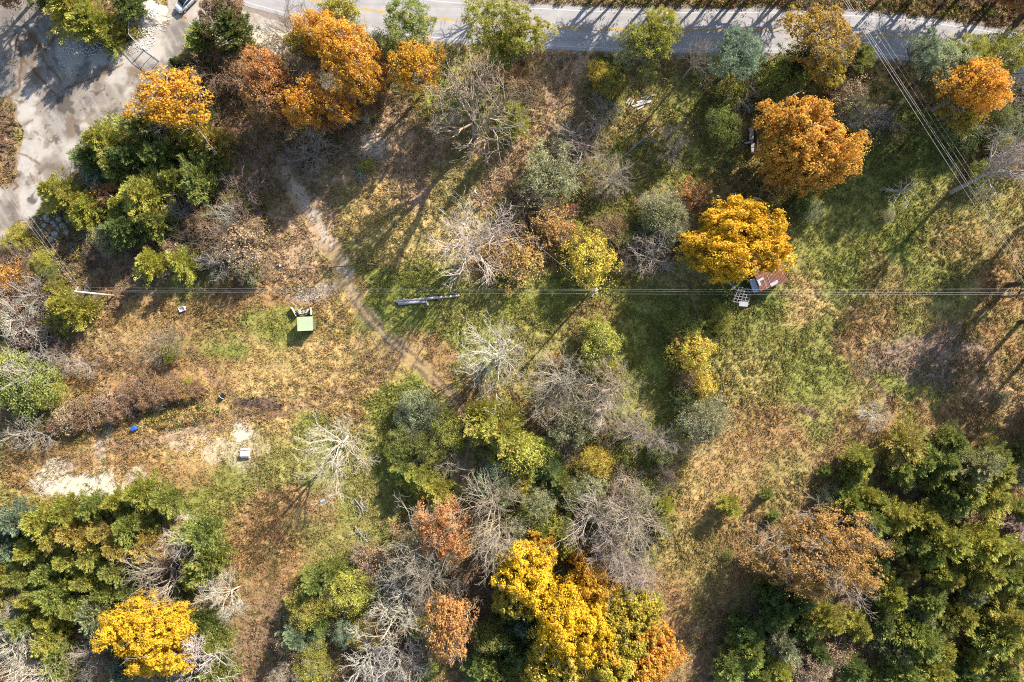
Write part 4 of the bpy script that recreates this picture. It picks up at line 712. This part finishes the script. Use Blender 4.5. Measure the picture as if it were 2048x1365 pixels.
MB().box((.28, -.14, 2.3), (.5, .3, .7), .1, bev=.04).build('meter_box', M_STEEL, e)
def wire(pts, sag, label, r=.011, n=18, group='overhead wires between the poles'):
    a, b = pts; P = [a.lerp(b, k/n)-Vector((0, 0, sag*4*(k/n)*(1-k/n))) for k in range(n+1)]
    o = MB().tube(P, r, 5).build('power_wire', M_WIRE, None, smooth=True); return tag(o, label, 'wire', group)
PL, PCn, PR = G(228, 592), G(1175, 592), G(2000, 595)
def at(p, x, y, z): return Vector((p.x+x, p.y+y, z))
for k, (dy, z) in enumerate(((.62, 10.5), (.2, 9.5), (.12, 8.4))):
    nm = ('uppermost', 'middle', 'lowest')[k]
    wire((at(PL, .15, dy, z), at(PCn, 0, (.35, .12, -.3)[k], (10.5, 10.2, 9.2)[k])), .8, f'{nm} of three long wires from corner pole to middle pole')
    wire((at(PCn, 0, (.35, .12, -.3)[k], (10.5, 10.2, 9.2)[k]), at(PR, 0, (.7, .1, -.1)[k], (10.5, 9.8, 9.2)[k])), .8, f'{nm} of three wires from middle pole to the field-edge pole')
    wire((at(PL, -.1, dy, z), G((-250, -240, -230)[k], (60, 50, 38)[k], z)), .7, f'{nm} of three wires crossing the concrete lot to the corner pole', group='overhead wires over the lot')
for k, (x0, x1, y1, z) in enumerate(((1688, 2048, 563, 12), (1693, 2048, 540, 11.2), (1697, 2048, 533, 11), (1711, 2048, 518, 10), (1721, 2048, 500, 9.5))):
    a = Vector((x0, 0)); b = Vector((x1, y1)); d = (b-a); p0 = a-d*.7; p1 = b+d*.7
    wire((G(p0.x, p0.y, z), G(p1.x, p1.y, z)), .25, ('wire of the road-crossing set running closest to the maples', 'second wire of the road-crossing set, one of a close pair', 'third wire of the road-crossing set, other of the close pair', 'fourth wire of the road-crossing set, thin', 'outermost thin wire of the road-crossing set')[k], .023 if k < 3 else .017, group='overhead wires crossing the road')
# lamp pole with its service wire
e = empty('lamp_pole', G(963, 411)); tag(e, 'slim grey lamp pole with white lamp head near the pale bare tree', 'lamp pole')
MB().tube([(0, 0, -.3), (0, 0, 7.4)], [.12, .08], 10).build('pole', M_POLED, e, smooth=True)
MB().tube([(0, 0, 7.1), (-.4, .45, 7.35), (-.75, .8, 7.4)], .035, 8).build('arm', M_STEEL, e)
MB().tube([(-.78, .84, 7.22), (-.78, .84, 7.3), (-.78, .84, 7.45), (-.78, .84, 7.52)], [.16, .2, .17, .06], 14).build('lamp_head', M_CER, e)
MB().box((.05, -.05, .35), (.3, .25, .7), .3, bev=.03).build('switch_box', M_CER, e)
wire((at(G(963, 411), .05, 0, 7.0), at(PCn, -.15, .2, 9.3)), .35, 'thin service wire from lamp pole to the middle utility pole', .013, group='service wire')

# ------------------------------------------------------------------ fences and gates
M_GALV = plain('galvanised_pipe', S(218, 220, 224), .4, .35, 3, .1); M_RUSTPIPE = plain('brown_gate_pipe', S(122, 92, 78), .7, .2, 3, .3); M_POST = plain('old_fence_post', S(170, 132, 100), .9, 0, 3, .25)
def mesh_panel(mb_, a, b, h, step=.16, r=.006):
    L = (b-a).length; n = int((L+h)/step); d = (b-a).normalized()
    for s_ in (1, -1):
        for k in range(n+1):
            u0 = k*step-(h if s_ == 1 else 0); u1 = u0+h
            if s_ == 1: p, q = (u0, 0), (u1, h)
            else: p, q = (u0, h), (u1, 0)
            if p[0] < 0: p = (0, -p[0] if s_ == 1 else h+p[0])
            if q[0] > L: q = (L, q[1]-(q[0]-L)*s_)
            if p[0] >= q[0]: continue
            mb_.tube([a+d*p[0]+Vector((0, 0, p[1]+.05)), a+d*q[0]+Vector((0, 0, q[1]+.05))], r, 3, False)
def chain(a, b, h, name, label, cat, posts):
    e = empty(name, a); tag(e, label, cat); L = b-a
    MB().tube([Vector((0, 0, h)), L+Vector((0, 0, h))], .05, 8).build('top_rail', M_GALV, e); MB().tube([Vector((0, 0, .12)), L+Vector((0, 0, .12))], .04, 8).build('bottom_rail', M_GALV, e)
    for f in posts: MB().tube([L*f+Vector((0, 0, -.2)), L*f+Vector((0, 0, h+.08))], .055, 8).build('post', M_GALV, e)
    m_ = MB(); mesh_panel(m_, Vector((0, 0, 0)), L, h-.05); m_.build('wire_mesh', M_GALV, e); return e
gA, gB, gC, gD = G(257, 22, 1.8).xy.to_3d(), G(257, 69, 1.8).xy.to_3d(), G(277, 91, 1.8).xy.to_3d(), G(308, 114, 1.8).xy.to_3d()
chain(gA, gB, 1.8, 'chain_link_fence', 'chain-link fence panel beside the cedars at the lot entrance', 'fence', (0, .5, 1))
chain(gB+Vector((.12, -.12, 0)), gC, 1.8, 'chain_link_gate', 'chain-link gate leaf swung in along the fence corner', 'gate', (0, 1))
e = chain(gC+Vector((.1, -.08, 0)), gD, 1.8, 'chain_link_gate', 'open chain-link gate leaf standing across the driveway edge', 'gate', (0, .5, 1))
e = empty('farm_gate', G(664, 536)); tag(e, 'brown tubular metal farm gate across the dirt track', 'gate'); L = G(738, 530)-G(664, 536)
m_ = MB()
for k in range(6): m_.tube([Vector((0, 0, .25+k*.21)), L+Vector((0, 0, .25+k*.21))], .03, 6)
for f in (0, .33, .66, 1): m_.tube([L*f+Vector((0, 0, .2)), L*f+Vector((0, 0, 1.35))], .03, 6)
m_.build('gate_frame', M_RUSTPIPE, e)
for f, hh in ((-.02, 1.6), (1.02, 1.8)): MB().tube([L*f+Vector((0, 0, -.2)), L*f+Vector((0, 0, hh))], .1, 10).build('gate_post', M_POST, e)
def fence(pts, label):
    P = [G(*p) for p in pts]; e = empty('wire_fence', P[0]); tag(e, label, 'fence'); Q = [p-P[0] for p in P]
    for i in range(len(Q)-1):
        n = max(1, int((Q[i+1]-Q[i]).length/3.4))
        for k in range(n+(i == len(Q)-2)): p = Q[i].lerp(Q[i+1], k/n); MB().tube([p+Vector((0, 0, -.2)), p+Vector((r2.uniform(-.05, .05), 0, 1.25))], .07, 7).build('fence_post', M_POST, e)
    m_ = MB()
    for z in (.3, .6, .9, 1.15): m_.tube([q+Vector((0, 0, z)) for q in Q], .018, 4)
    m_.build('fence_wire', M_RUSTPIPE, e)
fence([(532, 542), (590, 540), (661, 536)], 'low wire fence with wooden posts running from brush to the farm gate')
fence([(744, 531), (800, 533), (868, 536)], 'low wire fence with wooden posts from farm gate to the pale bare tree')
tag(MB().tube([G(736, 527)+Vector((0, 0, .12)), G(760, 532)+Vector((0, 0, .12))], [.12, .1], 9).build('fallen_post', M_POST), 'brown wooden post lying beside the farm gate', 'post')

# ------------------------------------------------------------------ green-roofed shed and its junk
e = empty('shed', G(610, 648, 2.1).xy.to_3d()); tag(e, 'small open shed with ribbed pale green metal roof', 'shed')
M_GREEN = plain('pale_green_metal', S(206, 220, 176), .45, .1, 2, .08); M_WOOD = plain('shed_boards', S(120, 100, 82), .85, 0, 3, .25)
def ribbed(W, D, zf, zb, mat, name, parent, n=16, th=.03, rot=0.0, off_=(0, 0)):
    Vv = []; F = []; prof = []
    for i in range(n):
        x0 = -W/2+W*i/n; p = W/n; prof += [(x0, 0), (x0+p*.62, 0), (x0+p*.7, .035), (x0+p*.9, .035)]
    prof.append((W/2, 0)); cs, sn = math.cos(rot), math.sin(rot)
    for y, z in ((-D/2, zf), (D/2, zb)):
        for x, b in prof: Vv.append((x*cs-y*sn+off_[0], x*sn+y*cs+off_[1], z+b))
    m = len(prof); F = [(i, i+1, m+i+1, m+i) for i in range(m-1)]
    Vv += [(v[0], v[1], v[2]-th) for v in Vv]; F += [tuple(j+2*m for j in f[::-1]) for f in F]
    F += [(i, i+2*m, i+1+2*m, i+1) for i in range(m-1)]+[(m+i+1, m+i+1+2*m, m+i+2*m, m+i) for i in range(m-1)]+[(0, m, 3*m, 2*m), (m-1, 3*m-1, 4*m-1, 2*m-1)]
    return MB().add(Vv, F).build(name, mat, parent)
ribbed(2.72, 2.42, 2.12, 2.06, M_GREEN, 'roof', e, rot=.04)
MB().box((0, -1.0, .9), (2.3, .06, 1.85), .04).build('back_wall', M_WOOD, e); MB().box((-1.15, 0, .92), (.06, 1.9, 1.85), .04).build('side_wall', M_WOOD, e); MB().box((1.15, 0, .92), (.06, 1.9, 1.85), .04).build('side_wall', M_WOOD, e)
for s_ in (-1, 1): MB().box((s_*1.15, 1.0, 1.0), (.1, .1, 2.05)).build('post', M_WOOD, e)
M_GRY = plain('bare_grey_boards', S(206, 196, 186), .85, 0, 3, .25); M_BLK = plain('black_plastic', S(38, 38, 42), .5, 0, 3, .2); M_ORG = plain('orange_plastic', S(236, 150, 60), .5, 0, 3, .15); M_WHT = plain('white_plastic', S(240, 240, 246), .5, 0, 3, .1); M_BLU = plain('blue_plastic', S(50, 104, 214), .4, 0, 3, .1)
def thing(name, mb_, mat, loc, label, cat, rz=0.0, group=None):
    o = mb_.build(name, mat, None, loc); o.rotation_euler = (0, 0, rz); return tag(o, label, cat, group)
thing('board', MB().box((0, 0, .5), (1.5, .12, .05), 0, -.5), M_GRY, G(590, 609), 'grey board sticking out above the junk beside the green-roofed shed', 'board', -.6)
thing('fence_panel', MB().box((0, 0, .5), (1.9, .06, 1.0)).box((0, .05, .75), (1.9, .05, .08)), M_GRY, G(590, 624), 'grey wooden panel leaning at the pen side beside the green shed', 'panel', -1.05)
thing('fence_panel', MB().box((0, 0, .5), (1.3, .06, 1.0)).box((0, .05, .75), (1.3, .05, .08)), M_GRY, G(624, 623), 'grey wooden panel closing the junk pen on the track side', 'panel', 1.62)
thing('barrel', MB().tube([(0, 0, 0), (0, 0, .3), (0, 0, .6), (0, 0, .85)], [.27, .3, .3, .27], 14), M_BLK, G(596, 628), 'black barrel standing among the junk in front of the green shed', 'barrel')
thing('orange_board', MB().box((0, 0, .25), (.95, .3, .06), 0, .25), M_ORG, G(604, 630), 'orange board lying flat in the junk before the green roof', 'board', -.25)
thing('orange_tarp', MB().box((0, 0, .2), (.5, .25, .12), .2, .1, bev=.03), M_ORG, G(594, 620), 'small crumpled orange tarp at the back of the junk pen', 'tarp', .2)
for k, (x, y, s_, lb) in enumerate(((600, 624, .6, 'white crate beside the black barrel in the junk pen'), (609, 622, .5, 'white crate in the middle of the junk pen'), (616, 622, .55, 'white crate near the track-side panel of the junk pen'), (613, 628, .45, 'low pale box next to the roof edge in the junk pen'), (619, 627, .4, 'grey box in the roof-side corner of the junk pen'))):
    thing('crate', MB().box((0, 0, s_*.3), (s_, s_*.7, s_*.6), 0, bev=.02).box((0, 0, s_*.62), (s_*.9, s_*.6, .03)), M_WHT if k < 3 else M_GRY, G(x, y), lb, 'crate', k*.7, 'boxes in the junk pen')
for k, (x, y, L_, a, lb) in enumerate(((606, 627, 1.4, .2, 'pale plank lying across the junk by the orange board'), (612, 625, 1.2, -.3, 'pale plank slanting over the white crates'), (603, 619, 1.0, .7, 'short plank on the pebbles above the junk'))):
    thing('plank', MB().box((0, 0, .45), (L_, .14, .05), 0, .08), M_GRY, G(x, y), lb, 'plank', a, 'planks in the junk pen')
thing('plank', MB().box((0, 0, .12), (1.0, .08, .05)), M_GRY, G(599, 664), 'thin pale stick lying in the shadow below the green shed', 'plank', -1.0)

# ------------------------------------------------------------------ picnic table, bin, barrel, tub, scraps
e = empty('picnic_table', G(493, 905), .02); tag(e, 'white picnic table standing on pale bare ground in the meadow', 'picnic table')
MB().box((0, -.12, .75), (1.72, .95, .06), bev=.02).build('table_top', M_WHT, e); MB().box((0, .62, .46), (1.72, .27, .05), bev=.015).build('bench', M_WHT, e); MB().box((0, -.82, .45), (1.72, .2, .05), bev=.015).build('bench', M_WHT, e)
for s_ in (-.62, .62):
    MB().tube([(s_, -.45, .72), (s_, -.75, 0)], .045, 6).tube([(s_, .2, .72), (s_, .6, 0)], .045, 6).box((s_, -.1, .4), (.06, 1.6, .08)).build('leg', M_GRY, e)
e = empty('bin', G(272, 856), .35); tag(e, 'blue plastic bin with lid standing in the brown weeds', 'bin')
MB().box((0, 0, .42), (.78, .62, .84), bev=.05).build('body', M_BLU, e)
m_ = MB().box((0, 0, .88), (.9, .74, .07), bev=.03)
for k in (-1, 0, 1): m_.box((k*.26, 0, .93), (.05, .66, .03))
m_.build('lid', M_BLU, e); 
for s_ in (-.3, .3): MB().tube([(s_-.04, -.3, .1), (s_+.04, -.3, .1)], .1, 10).build('wheel', M_BLK, e)
thing('cloth_scrap', MB().box((0, 0, .12), (.5, .22, .05), .5, .2).box((.1, -.12, .1), (.3, .14, .05), -.4), M_WHT, G(284, 853), 'pale scrap lying next to the blue bin', 'scrap')
e = empty('barrel', G(446, 793), .85); tag(e, 'tipped black barrel with a pale rim lying in the grass', 'barrel')
n = 16; Vv = []; F = []
for i, (x, r_) in enumerate(((-.6, .0), (-.6, .36), (0, .4), (.6, .38), (.6, .32), (-.5, .3), (-.5, 0))):
    Vv += [(x, r_*math.cos(2*math.pi*j/n), .38+r_*math.sin(2*math.pi*j/n)) for j in range(n)]
for i in range(6): F += [(i*n+j, i*n+(j+1) % n, (i+1)*n+(j+1) % n, (i+1)*n+j) for j in range(n)]
MB().add(Vv, F).build('body', M_BLK, e)
MB().tube([(-.18, .42*math.cos(a), .38+.42*math.sin(a)) for a in np.linspace(0, 2*math.pi, 17)], .035, 5).build('hoop', M_WHT, e)
thing('bottle', MB().tube([(0, 0, .08), (.3, 0, .08), (.38, 0, .08), (.48, 0, .08)], [.08, .08, .035, .03], 8), M_WHT, G(440, 799), 'white bottle lying by the open end of the black barrel', 'bottle', .4)
thing('bottle', MB().tube([(0, 0, .08), (.3, 0, .08), (.38, 0, .08), (.48, 0, .08)], [.08, .08, .035, .03], 8), M_WHT, G(444, 786), 'white bottle lying above the black barrel', 'bottle', .4)
e = empty('plastic_tub', G(366, 619), .4); tag(e, 'white plastic tub tipped over in the brown grass', 'tub')
m_ = MB().box((0, 0, .12), (1.0, .75, .06)); 
for c_, d_ in (((0, .36, .32), (1.0, .05, .4)), ((0, -.36, .32), (1.0, .05, .4)), ((.49, 0, .32), (.05, .67, .4)), ((-.49, 0, .32), (.05, .67, .4))): m_.box(c_, d_)
m_.build('body', M_WHT, e); MB().box((.62, .1, .3), (.2, .3, .05), .3, .3).build('handle', M_WHT, e)
thing('plank', MB().box((0, 0, .5), (.95, .2, .05), 0, .1), M_WHT, G(375, 789), 'short white plank lying on the brown brush', 'plank', .75)
thing('metal_sheet', MB().box((0, 0, .25), (.85, .45, .03), 0, .25).box((-.35, -.3, .2), (.25, .3, .03), .5), M_STEEL, G(646, 1001), 'pale bent metal sheet in the brown grass below the bleached tree', 'metal sheet', .5)
thing('bucket', MB().tube([(0, 0, 0), (0, 0, .5), (0, 0, .5), (0, 0, .06)], [.24, .32, .29, .2], 14), M_WHT, G(304, 985, 1).xy.to_3d()+Vector((0, 0, .02)), 'white bucket at the edge of the cedars by the gravel strip', 'bucket')
thing('ground_scrap', MB().box((0, 0, .2), (.4, .4, .3), .3, .2, bev=.05), M_WHT, G(561, 532), 'small white lump on the dirt above the wire fence', 'scrap')

# ------------------------------------------------------------------ fallen poles, planks, tin, stumps
M_LOG = plain('bleached_log', S(204, 196, 196), .8, 0, 1.2, .22)
def log(a, b, r0, r1, label, extra=None, name='fallen_pole', grp='fallen poles in the grass'):
    p, q = G(*a), G(*b); m_ = MB().tube([p+Vector((0, 0, r0)), p.lerp(q, .5)+Vector((0, .03, r0*1.05)), q+Vector((0, 0, r1))], [r0, (r0+r1)/2, r1], 12)
    o = m_.build(name, M_LOG, smooth=True); return tag(o, label, 'fallen pole', grp)
log((792, 604), (919, 592), .26, .2, 'long grey fallen pole lying in the green grass'); log((797, 608), (851, 604), .27, .25, 'shorter grey fallen pole lying alongside the long one'); log((852, 602), (856, 612), .2, .2, 'stubby pole piece set crosswise at the short pole end'); log((852, 591), (866, 591), .09, .08, 'thin grey stick lying on the far side of the long pole'); log((806, 599), (810, 597), .12, .1, 'tiny pole offcut near the thick end of the long pole')
M_PL = plain('bleached_plank', S(218, 210, 212), .85, 0, 2.5, .2)
for k, (a, b, wd, lb) in enumerate((((1264, 214), (1302, 203), .42, 'widest white plank in the plank heap'), ((1274, 206), (1290, 202), .3, 'short white plank above the widest one in the heap'), ((1274, 220), (1288, 213), .2, 'lowest thin white plank of the heap'), ((1252, 207), (1260, 197), .22, 'grey plank pointing up at the tree end of the heap'), ((1256, 210), (1264, 199), .2, 'grey plank beside the upward pointing one'), ((1262, 211), (1268, 200), .2, 'brown-grey plank slanting toward the widest one'), ((1281, 194), (1296, 180), .12, 'thin pale stick poking up from the plank heap'), ((1302, 192), (1313, 191), .16, 'short dark-edged plank set apart past the heap end'), ((1292, 200), (1298, 193), .14, 'small plank crossing the end of the heap'), ((1282, 197), (1296, 194), .12, 'thin grey plank across the middle of the heap'))):
    p, q = G(*a), G(*b); L = q-p; thing('plank', MB().box((0, 0, .18+.05*(k % 3)), (L.length, wd, .05), 0, .04*(k % 3)), M_PL if k < 3 else M_GRY, (p+q)/2, lb, 'plank', math.atan2(L.y, L.x), 'planks of the collapsed heap')
M_RUST = plain('rusted_tin', S(150, 96, 78), .7, .15, 1.2, .25, S(190, 110, 84), .3); M_TIN = plain('bare_grey_tin', S(206, 206, 206), .5, .3, 1.5, .15)
e = empty('tin_sheets', G(1146, 421)); tag(e, 'rusty tin sheets lying low beneath the brush, one edge silvered', 'tin sheets')
ribbed(2.0, 1.0, .42, .36, M_RUST, 'sheet', e, 10, .02, .28, (0, .5)); ribbed(1.9, .8, .34, .30, M_RUST, 'sheet', e, 10, .02, .3, (.1, -.5)); MB().box((.2, -1.1, .3), (1.4, .14, .04), .35).build('flashing', M_TIN, e); MB().box((.1, 0, .4), (2.0, .07, .03), .29).build('flashing', M_TIN, e)
thing('stump', MB().tube([(0, 0, -.1), (0, 0, .35)], [.3, .24], 10), M_GRY, G(1168, 435), 'pale stump in the grass past the rusty tin sheets', 'stump')
# ------------------------------------------------------------------ rust-roofed shed and collapsed frame beside it
ang = math.atan2(20, 54); e = empty('shed', G(1543, 560.5, 2.4).xy.to_3d(), ang); tag(e, 'old shed with rusty patched tin roof beneath the golden maple', 'shed')
MB().box((0, .75, 1.15), (4.6, 3.3, 2.3)).build('wall', M_WOOD, e)
ribbed(5.0, 2.3, 2.4, 2.6, M_RUST, 'roof', e, 22, .03); ribbed(5.0, 1.5, 2.6, 2.35, M_RUST, 'roof', e, 22, .03, 0, (0, 1.93))
for x, y, wx_, wy_ in ((.05, -.72, 1.1, .55), (-2.2, .3, .4, 1.1), (-1.7, .75, .9, .4), (.75, -.55, .4, .5)):
    MB().box((x, y, 2.4+(y+1.15)*.087+.06), (wx_, wy_, .02), .08, 0, .087).build('patch', M_TIN, e)
for x in (-1.3, -.5): MB().box((x, 0, 2.555), (.06, 2.25, .02), 0, 0, .087).build('roof_strip', M_TIN, e)
MB().box((-3.0, .1, 2.0), (1.0, 2.4, .04), 0, -.35, .1).build('lean_to_roof', M_STEEL, e)
for y in (-.9, 1.0): MB().tube([(-3.35, y, 0), (-3.35, y, 1.85)], .06, 6).build('post', M_WOOD, e)
M_BEAM = plain('bleached_beams', S(150, 146, 148), .85, 0, 2, .25)  # grey lowered to put the shade over the frame into the colour
e = empty('timber_frame', G(1486, 591, 1.2).xy.to_3d(), -.18); tag(e, 'collapsed lattice of pale timber beams below the golden maple', 'timber frame')
for k in range(6): MB().box((.05*k-.2, -1.35+k*.52, 1.1+.03*k), (3.0-.1*k, .11, .11), .03*(k % 3-1)).build('beam', M_BEAM, e)
for k in range(5): MB().box((-1.2+k*.6, 0, 1.24), (.09, 3.1, .09), -.22+.03*k).build('rafter', M_BEAM, e)
for x, y in ((-1.3, -1.3), (1.3, -1.3), (-1.1, 1.3), (1.2, 1.3)): MB().box((x, y, .55), (.14, .14, 1.1)).build('post', M_BEAM, e)
MB().box((.3, -1.5, 1.34), (1.5, .85, .04), .1).build('sheet', plain('shaded_sheet', S(176, 176, 184), .7, 0, 2, .2), e)  # white sheet toned down, the frame's shade held in its colour
for k, (a, b, lb) in enumerate((((1446, 556), (1470, 578), 'long grey beam fallen at the woods side of the timber frame'), ((1462, 556), (1466, 570), 'grey beam lying upright in line under the golden maple'), ((1455, 566), (1472, 582), 'second fallen beam crossing toward the timber frame'), ((1442, 552), (1445, 560), 'short beam end under the golden maple edge'), ((1496, 408), (1508, 424), 'thin grey pole poking out above the golden maple'))):
    p, q = G(*a), G(*b); L = q-p; thing('beam', MB().box((0, 0, .5), (L.length, .16, .12), 0, .06), M_BEAM, (p+q)/2, lb, 'beam', math.atan2(L.y, L.x), 'fallen beams around the shed')
thing('white_sheet', MB().box((0, 0, .15), (.55, .25, .03), 0, .1), M_WHT, G(1577, 513), 'pale scrap on the grass beside the golden maple edge', 'scrap', -.3)
thing('white_sheet', MB().box((0, 0, .15), (.6, .3, .03), 0, .1), M_WHT, G(1516, 398), 'pale scrap in the shade above the golden maple', 'scrap', .1)
# ------------------------------------------------------------------ ruined outbuilding by the orange maple
M_SHADETIN = plain('shaded_tin', S(158, 156, 160), .7, .1, 1.5, .25)  # tin darkened so that the shade it lies in is part of its colour
e = empty('ruined_outbuilding', G(1499, 285)); tag(e, 'grey ruined outbuilding with slumped roof panels beside the orange maple', 'outbuilding')
MB().box((-.1, .9, 1.3), (1.0, 1.9, .06), -.12, .45, -.1).build('roof_panel', M_SHADETIN, e); MB().box((.25, -1.3, 1.2), (.85, 1.6, .06), .1, .2, .1).build('roof_panel', M_SHADETIN, e); MB().box((-.6, -.4, 1.3), (1.5, .3, .06), .25, .1).build('roof_panel', M_SHADETIN, e)
MB().box((.9, 0, .8), (.1, 4.2, 1.6)).build('wall', M_WOOD, e); MB().box((-.9, .3, .5), (.1, 2.6, 1.0), .1).build('wall', M_WOOD, e); MB().box((0, 2.1, .9), (1.0, .4, .05), .2, .1).build('roof_panel', M_SHADETIN, e); MB().box((-2.1, -.3, .35), (.3, .9, .05), .3, .2).build('fallen_board', M_SHADETIN, e)
# ------------------------------------------------------------------ fallen dead trunks and brush pile
def dead_trunk(a, b, r0, label, nb=18, hb=1.6):
    p, q = G(*a), G(*b); L = q-p; e = empty('fallen_tree', p); tag(e, label, 'fallen tree', 'fallen dead trunks')
    MB().tube([(0, 0, r0), L*.5+Vector((.1, .1, r0+.25)), L+Vector((0, 0, r0+.5))], [r0, r0*.7, r0*.3], 9).build('trunk', M_POLED, e, smooth=True)
    m_ = MB(); d = L.normalized(); s_ = Vector((-d.y, d.x, 0))
    for k in range(nb):
        f = r2.uniform(.25, .98); c_ = L*f+Vector((0, 0, r0+.5*f)); v = s_*r2.uniform(-1, 1)+Vector((0, 0, r2.uniform(.1, 1)))+d*r2.uniform(-.2, .8); l_ = r2.uniform(.5, 1)*hb*(1.2-f*.6)
        m_.tube([c_, c_+v*l_*.5+d*.08, c_+v*l_], [.045, .032, .014], 4)
    m_.build('branch_stubs', M_BEAM, e)
dead_trunk((1522, 222), (1604, 184), .3, 'dark fallen trunk bristling with pale dead limbs above the orange maple', 26, 2.4)
dead_trunk((1244, 316), (1312, 258), .16, 'slim grey fallen trunk with comb-like stubs in the brush', 30, 1.1)
dead_trunk((1592, 168), (1560, 186), .12, 'short dead trunk lying above the dark fallen one', 10, 1.4)
e = empty('brush_pile', G(722, 350)); tag(e, 'grey brush pile with white sticks in the dirt clearing', 'brush pile')
for nm, n_, mt, rr_ in (('sticks', 60, M_GRY, .035), ('pale_sticks', 14, M_BEAM, .05)):
    m_ = MB()
    for k in range(n_):
        a = r2.uniform(0, 6.28); p = Vector((r2.gauss(0, .6), r2.gauss(-.2, .7), r2.uniform(.05, .5))); d = Vector((math.cos(a), math.sin(a), r2.uniform(-.1, .5)))*r2.uniform(.4, 1.1); m_.tube([p, p+d], [rr_, rr_*.5], 4)
    m_.build(nm, mt, e)
plant('S', 730, 333, 15, 'ol', 1.6, 'small olive shrub growing behind the brush pile')
for k, (x, y, n_, lb) in enumerate(((722, 1066, 16, 'grey brush pile with a long pale limb at the shadow edge'), (722, 1012, 40, 'pale stick pile with comb-like slats near the tree shadow'))):
    e = empty('brush_pile', G(x, y)); tag(e, lb, 'brush pile', 'brush piles'); m_ = MB()
    for q in range(n_):
        a = r2.uniform(0, 6.28); p = Vector((r2.gauss(0, .9), r2.gauss(0, .8), r2.uniform(.05, .4))); d = Vector((math.cos(a), math.sin(a), r2.uniform(-.1, .3)))*r2.uniform(.4, 1.2); m_.tube([p, p+d], [.045, .02], 4)
    m_.build('sticks', M_GRY, e)
    m_ = MB().tube([(-1.0, 1.2, .3), (.1, -.2, .4), (.6, -.9, .3)], [.1, .09, .05], 6).tube([(.5, -.8, .3), (1.4, -.7, .5)], [.06, .03], 5); m_.build('limb', M_BEAM, e)
log((142, 493), (152, 508), .1, .06, 'pale stick lying in the shade between the boulders and corner pole', name='fallen_limb', grp='fallen limb')
# ------------------------------------------------------------------ the white car
e = empty('car', G(371, 2, .8).xy.to_3d(), math.radians(225)); tag(e, 'white car with dark glass roof parked by the gravel mound', 'car')
M_CARW = plain('white_car_paint', S(250, 250, 250), .25, 0, 1, .02); M_GLASS = plain('dark_car_glass', (.012, .018, .03), .08, 0, 1, .05); M_TYRE = plain('black_rubber', (.02, .02, .02), .8, 0, 4, .1); M_RIM = plain('alloy_rim', (.5, .5, .52), .3, .8, 4, .05); M_LAMP = plain('clear_lamp', (.7, .72, .75), .1, .2, 3, .05)
def loft(secs, k=16):
    Vv = []; F = []
    for x, hw, z0, z1, ex in secs:
        for j in range(k):
            a = 2*math.pi*(j+.5)/k; c_, s_ = math.cos(a), math.sin(a)
            Vv.append((x, hw*math.copysign(abs(c_)**ex, c_), (z0+z1)/2+(z1-z0)/2*math.copysign(abs(s_)**ex, s_)))
    n_ = len(secs); F = [(i*k+j, i*k+(j+1) % k, (i+1)*k+(j+1) % k, (i+1)*k+j) for i in range(n_-1) for j in range(k)]+[tuple(range(k-1, -1, -1)), tuple(range((n_-1)*k, n_*k))]
    return MB().add(Vv, F)
loft([(-2.3, .6, .45, .75, .5), (-2.22, .84, .3, .95, .4), (-1.6, .92, .24, 1.02, .35), (0, .93, .24, 1.03, .35), (1.0, .92, .24, 1.0, .35), (1.7, .88, .26, .92, .4), (2.15, .78, .3, .78, .45), (2.28, .55, .42, .66, .5)]).build('body', M_CARW, e, smooth=True)
loft([(-2.05, .6, .95, 1.15, .5), (-1.75, .74, .95, 1.5, .45), (-.8, .76, .95, 1.62, .4), (.2, .75, .95, 1.58, .4), (.75, .7, .95, 1.3, .45), (1.2, .6, .93, 1.02, .5)]).build('glasshouse', M_GLASS, e, smooth=True)
for s_ in (-1, 1):
    MB().tube([(-1.8, s_*.68, 1.42), (-.8, s_*.7, 1.58), (.2, s_*.69, 1.55), (.8, s_*.68, 1.28), (1.2, s_*.64, 1.0)], [.05, .06, .06, .05, .04], 8).build('roof_rail', M_CARW, e, smooth=True)
    MB().box((.75, s_*1.0, 1.02), (.2, .2, .13), bev=.04).build('mirror', M_CARW, e); MB().box((2.05, s_*.62, .7), (.3, .26, .12), -s_*.5, bev=.03).build('headlight', M_LAMP, e)
    for x in (-1.4, 1.4):
        wh = MB().tube([(x, s_*.72, .34), (x, s_*.93, .34)], .34, 18).build('wheel', M_TYRE, e); MB().tube([(x, s_*.90, .34), (x, s_*.945, .34)], .22, 14).build('rim', M_RIM, wh)
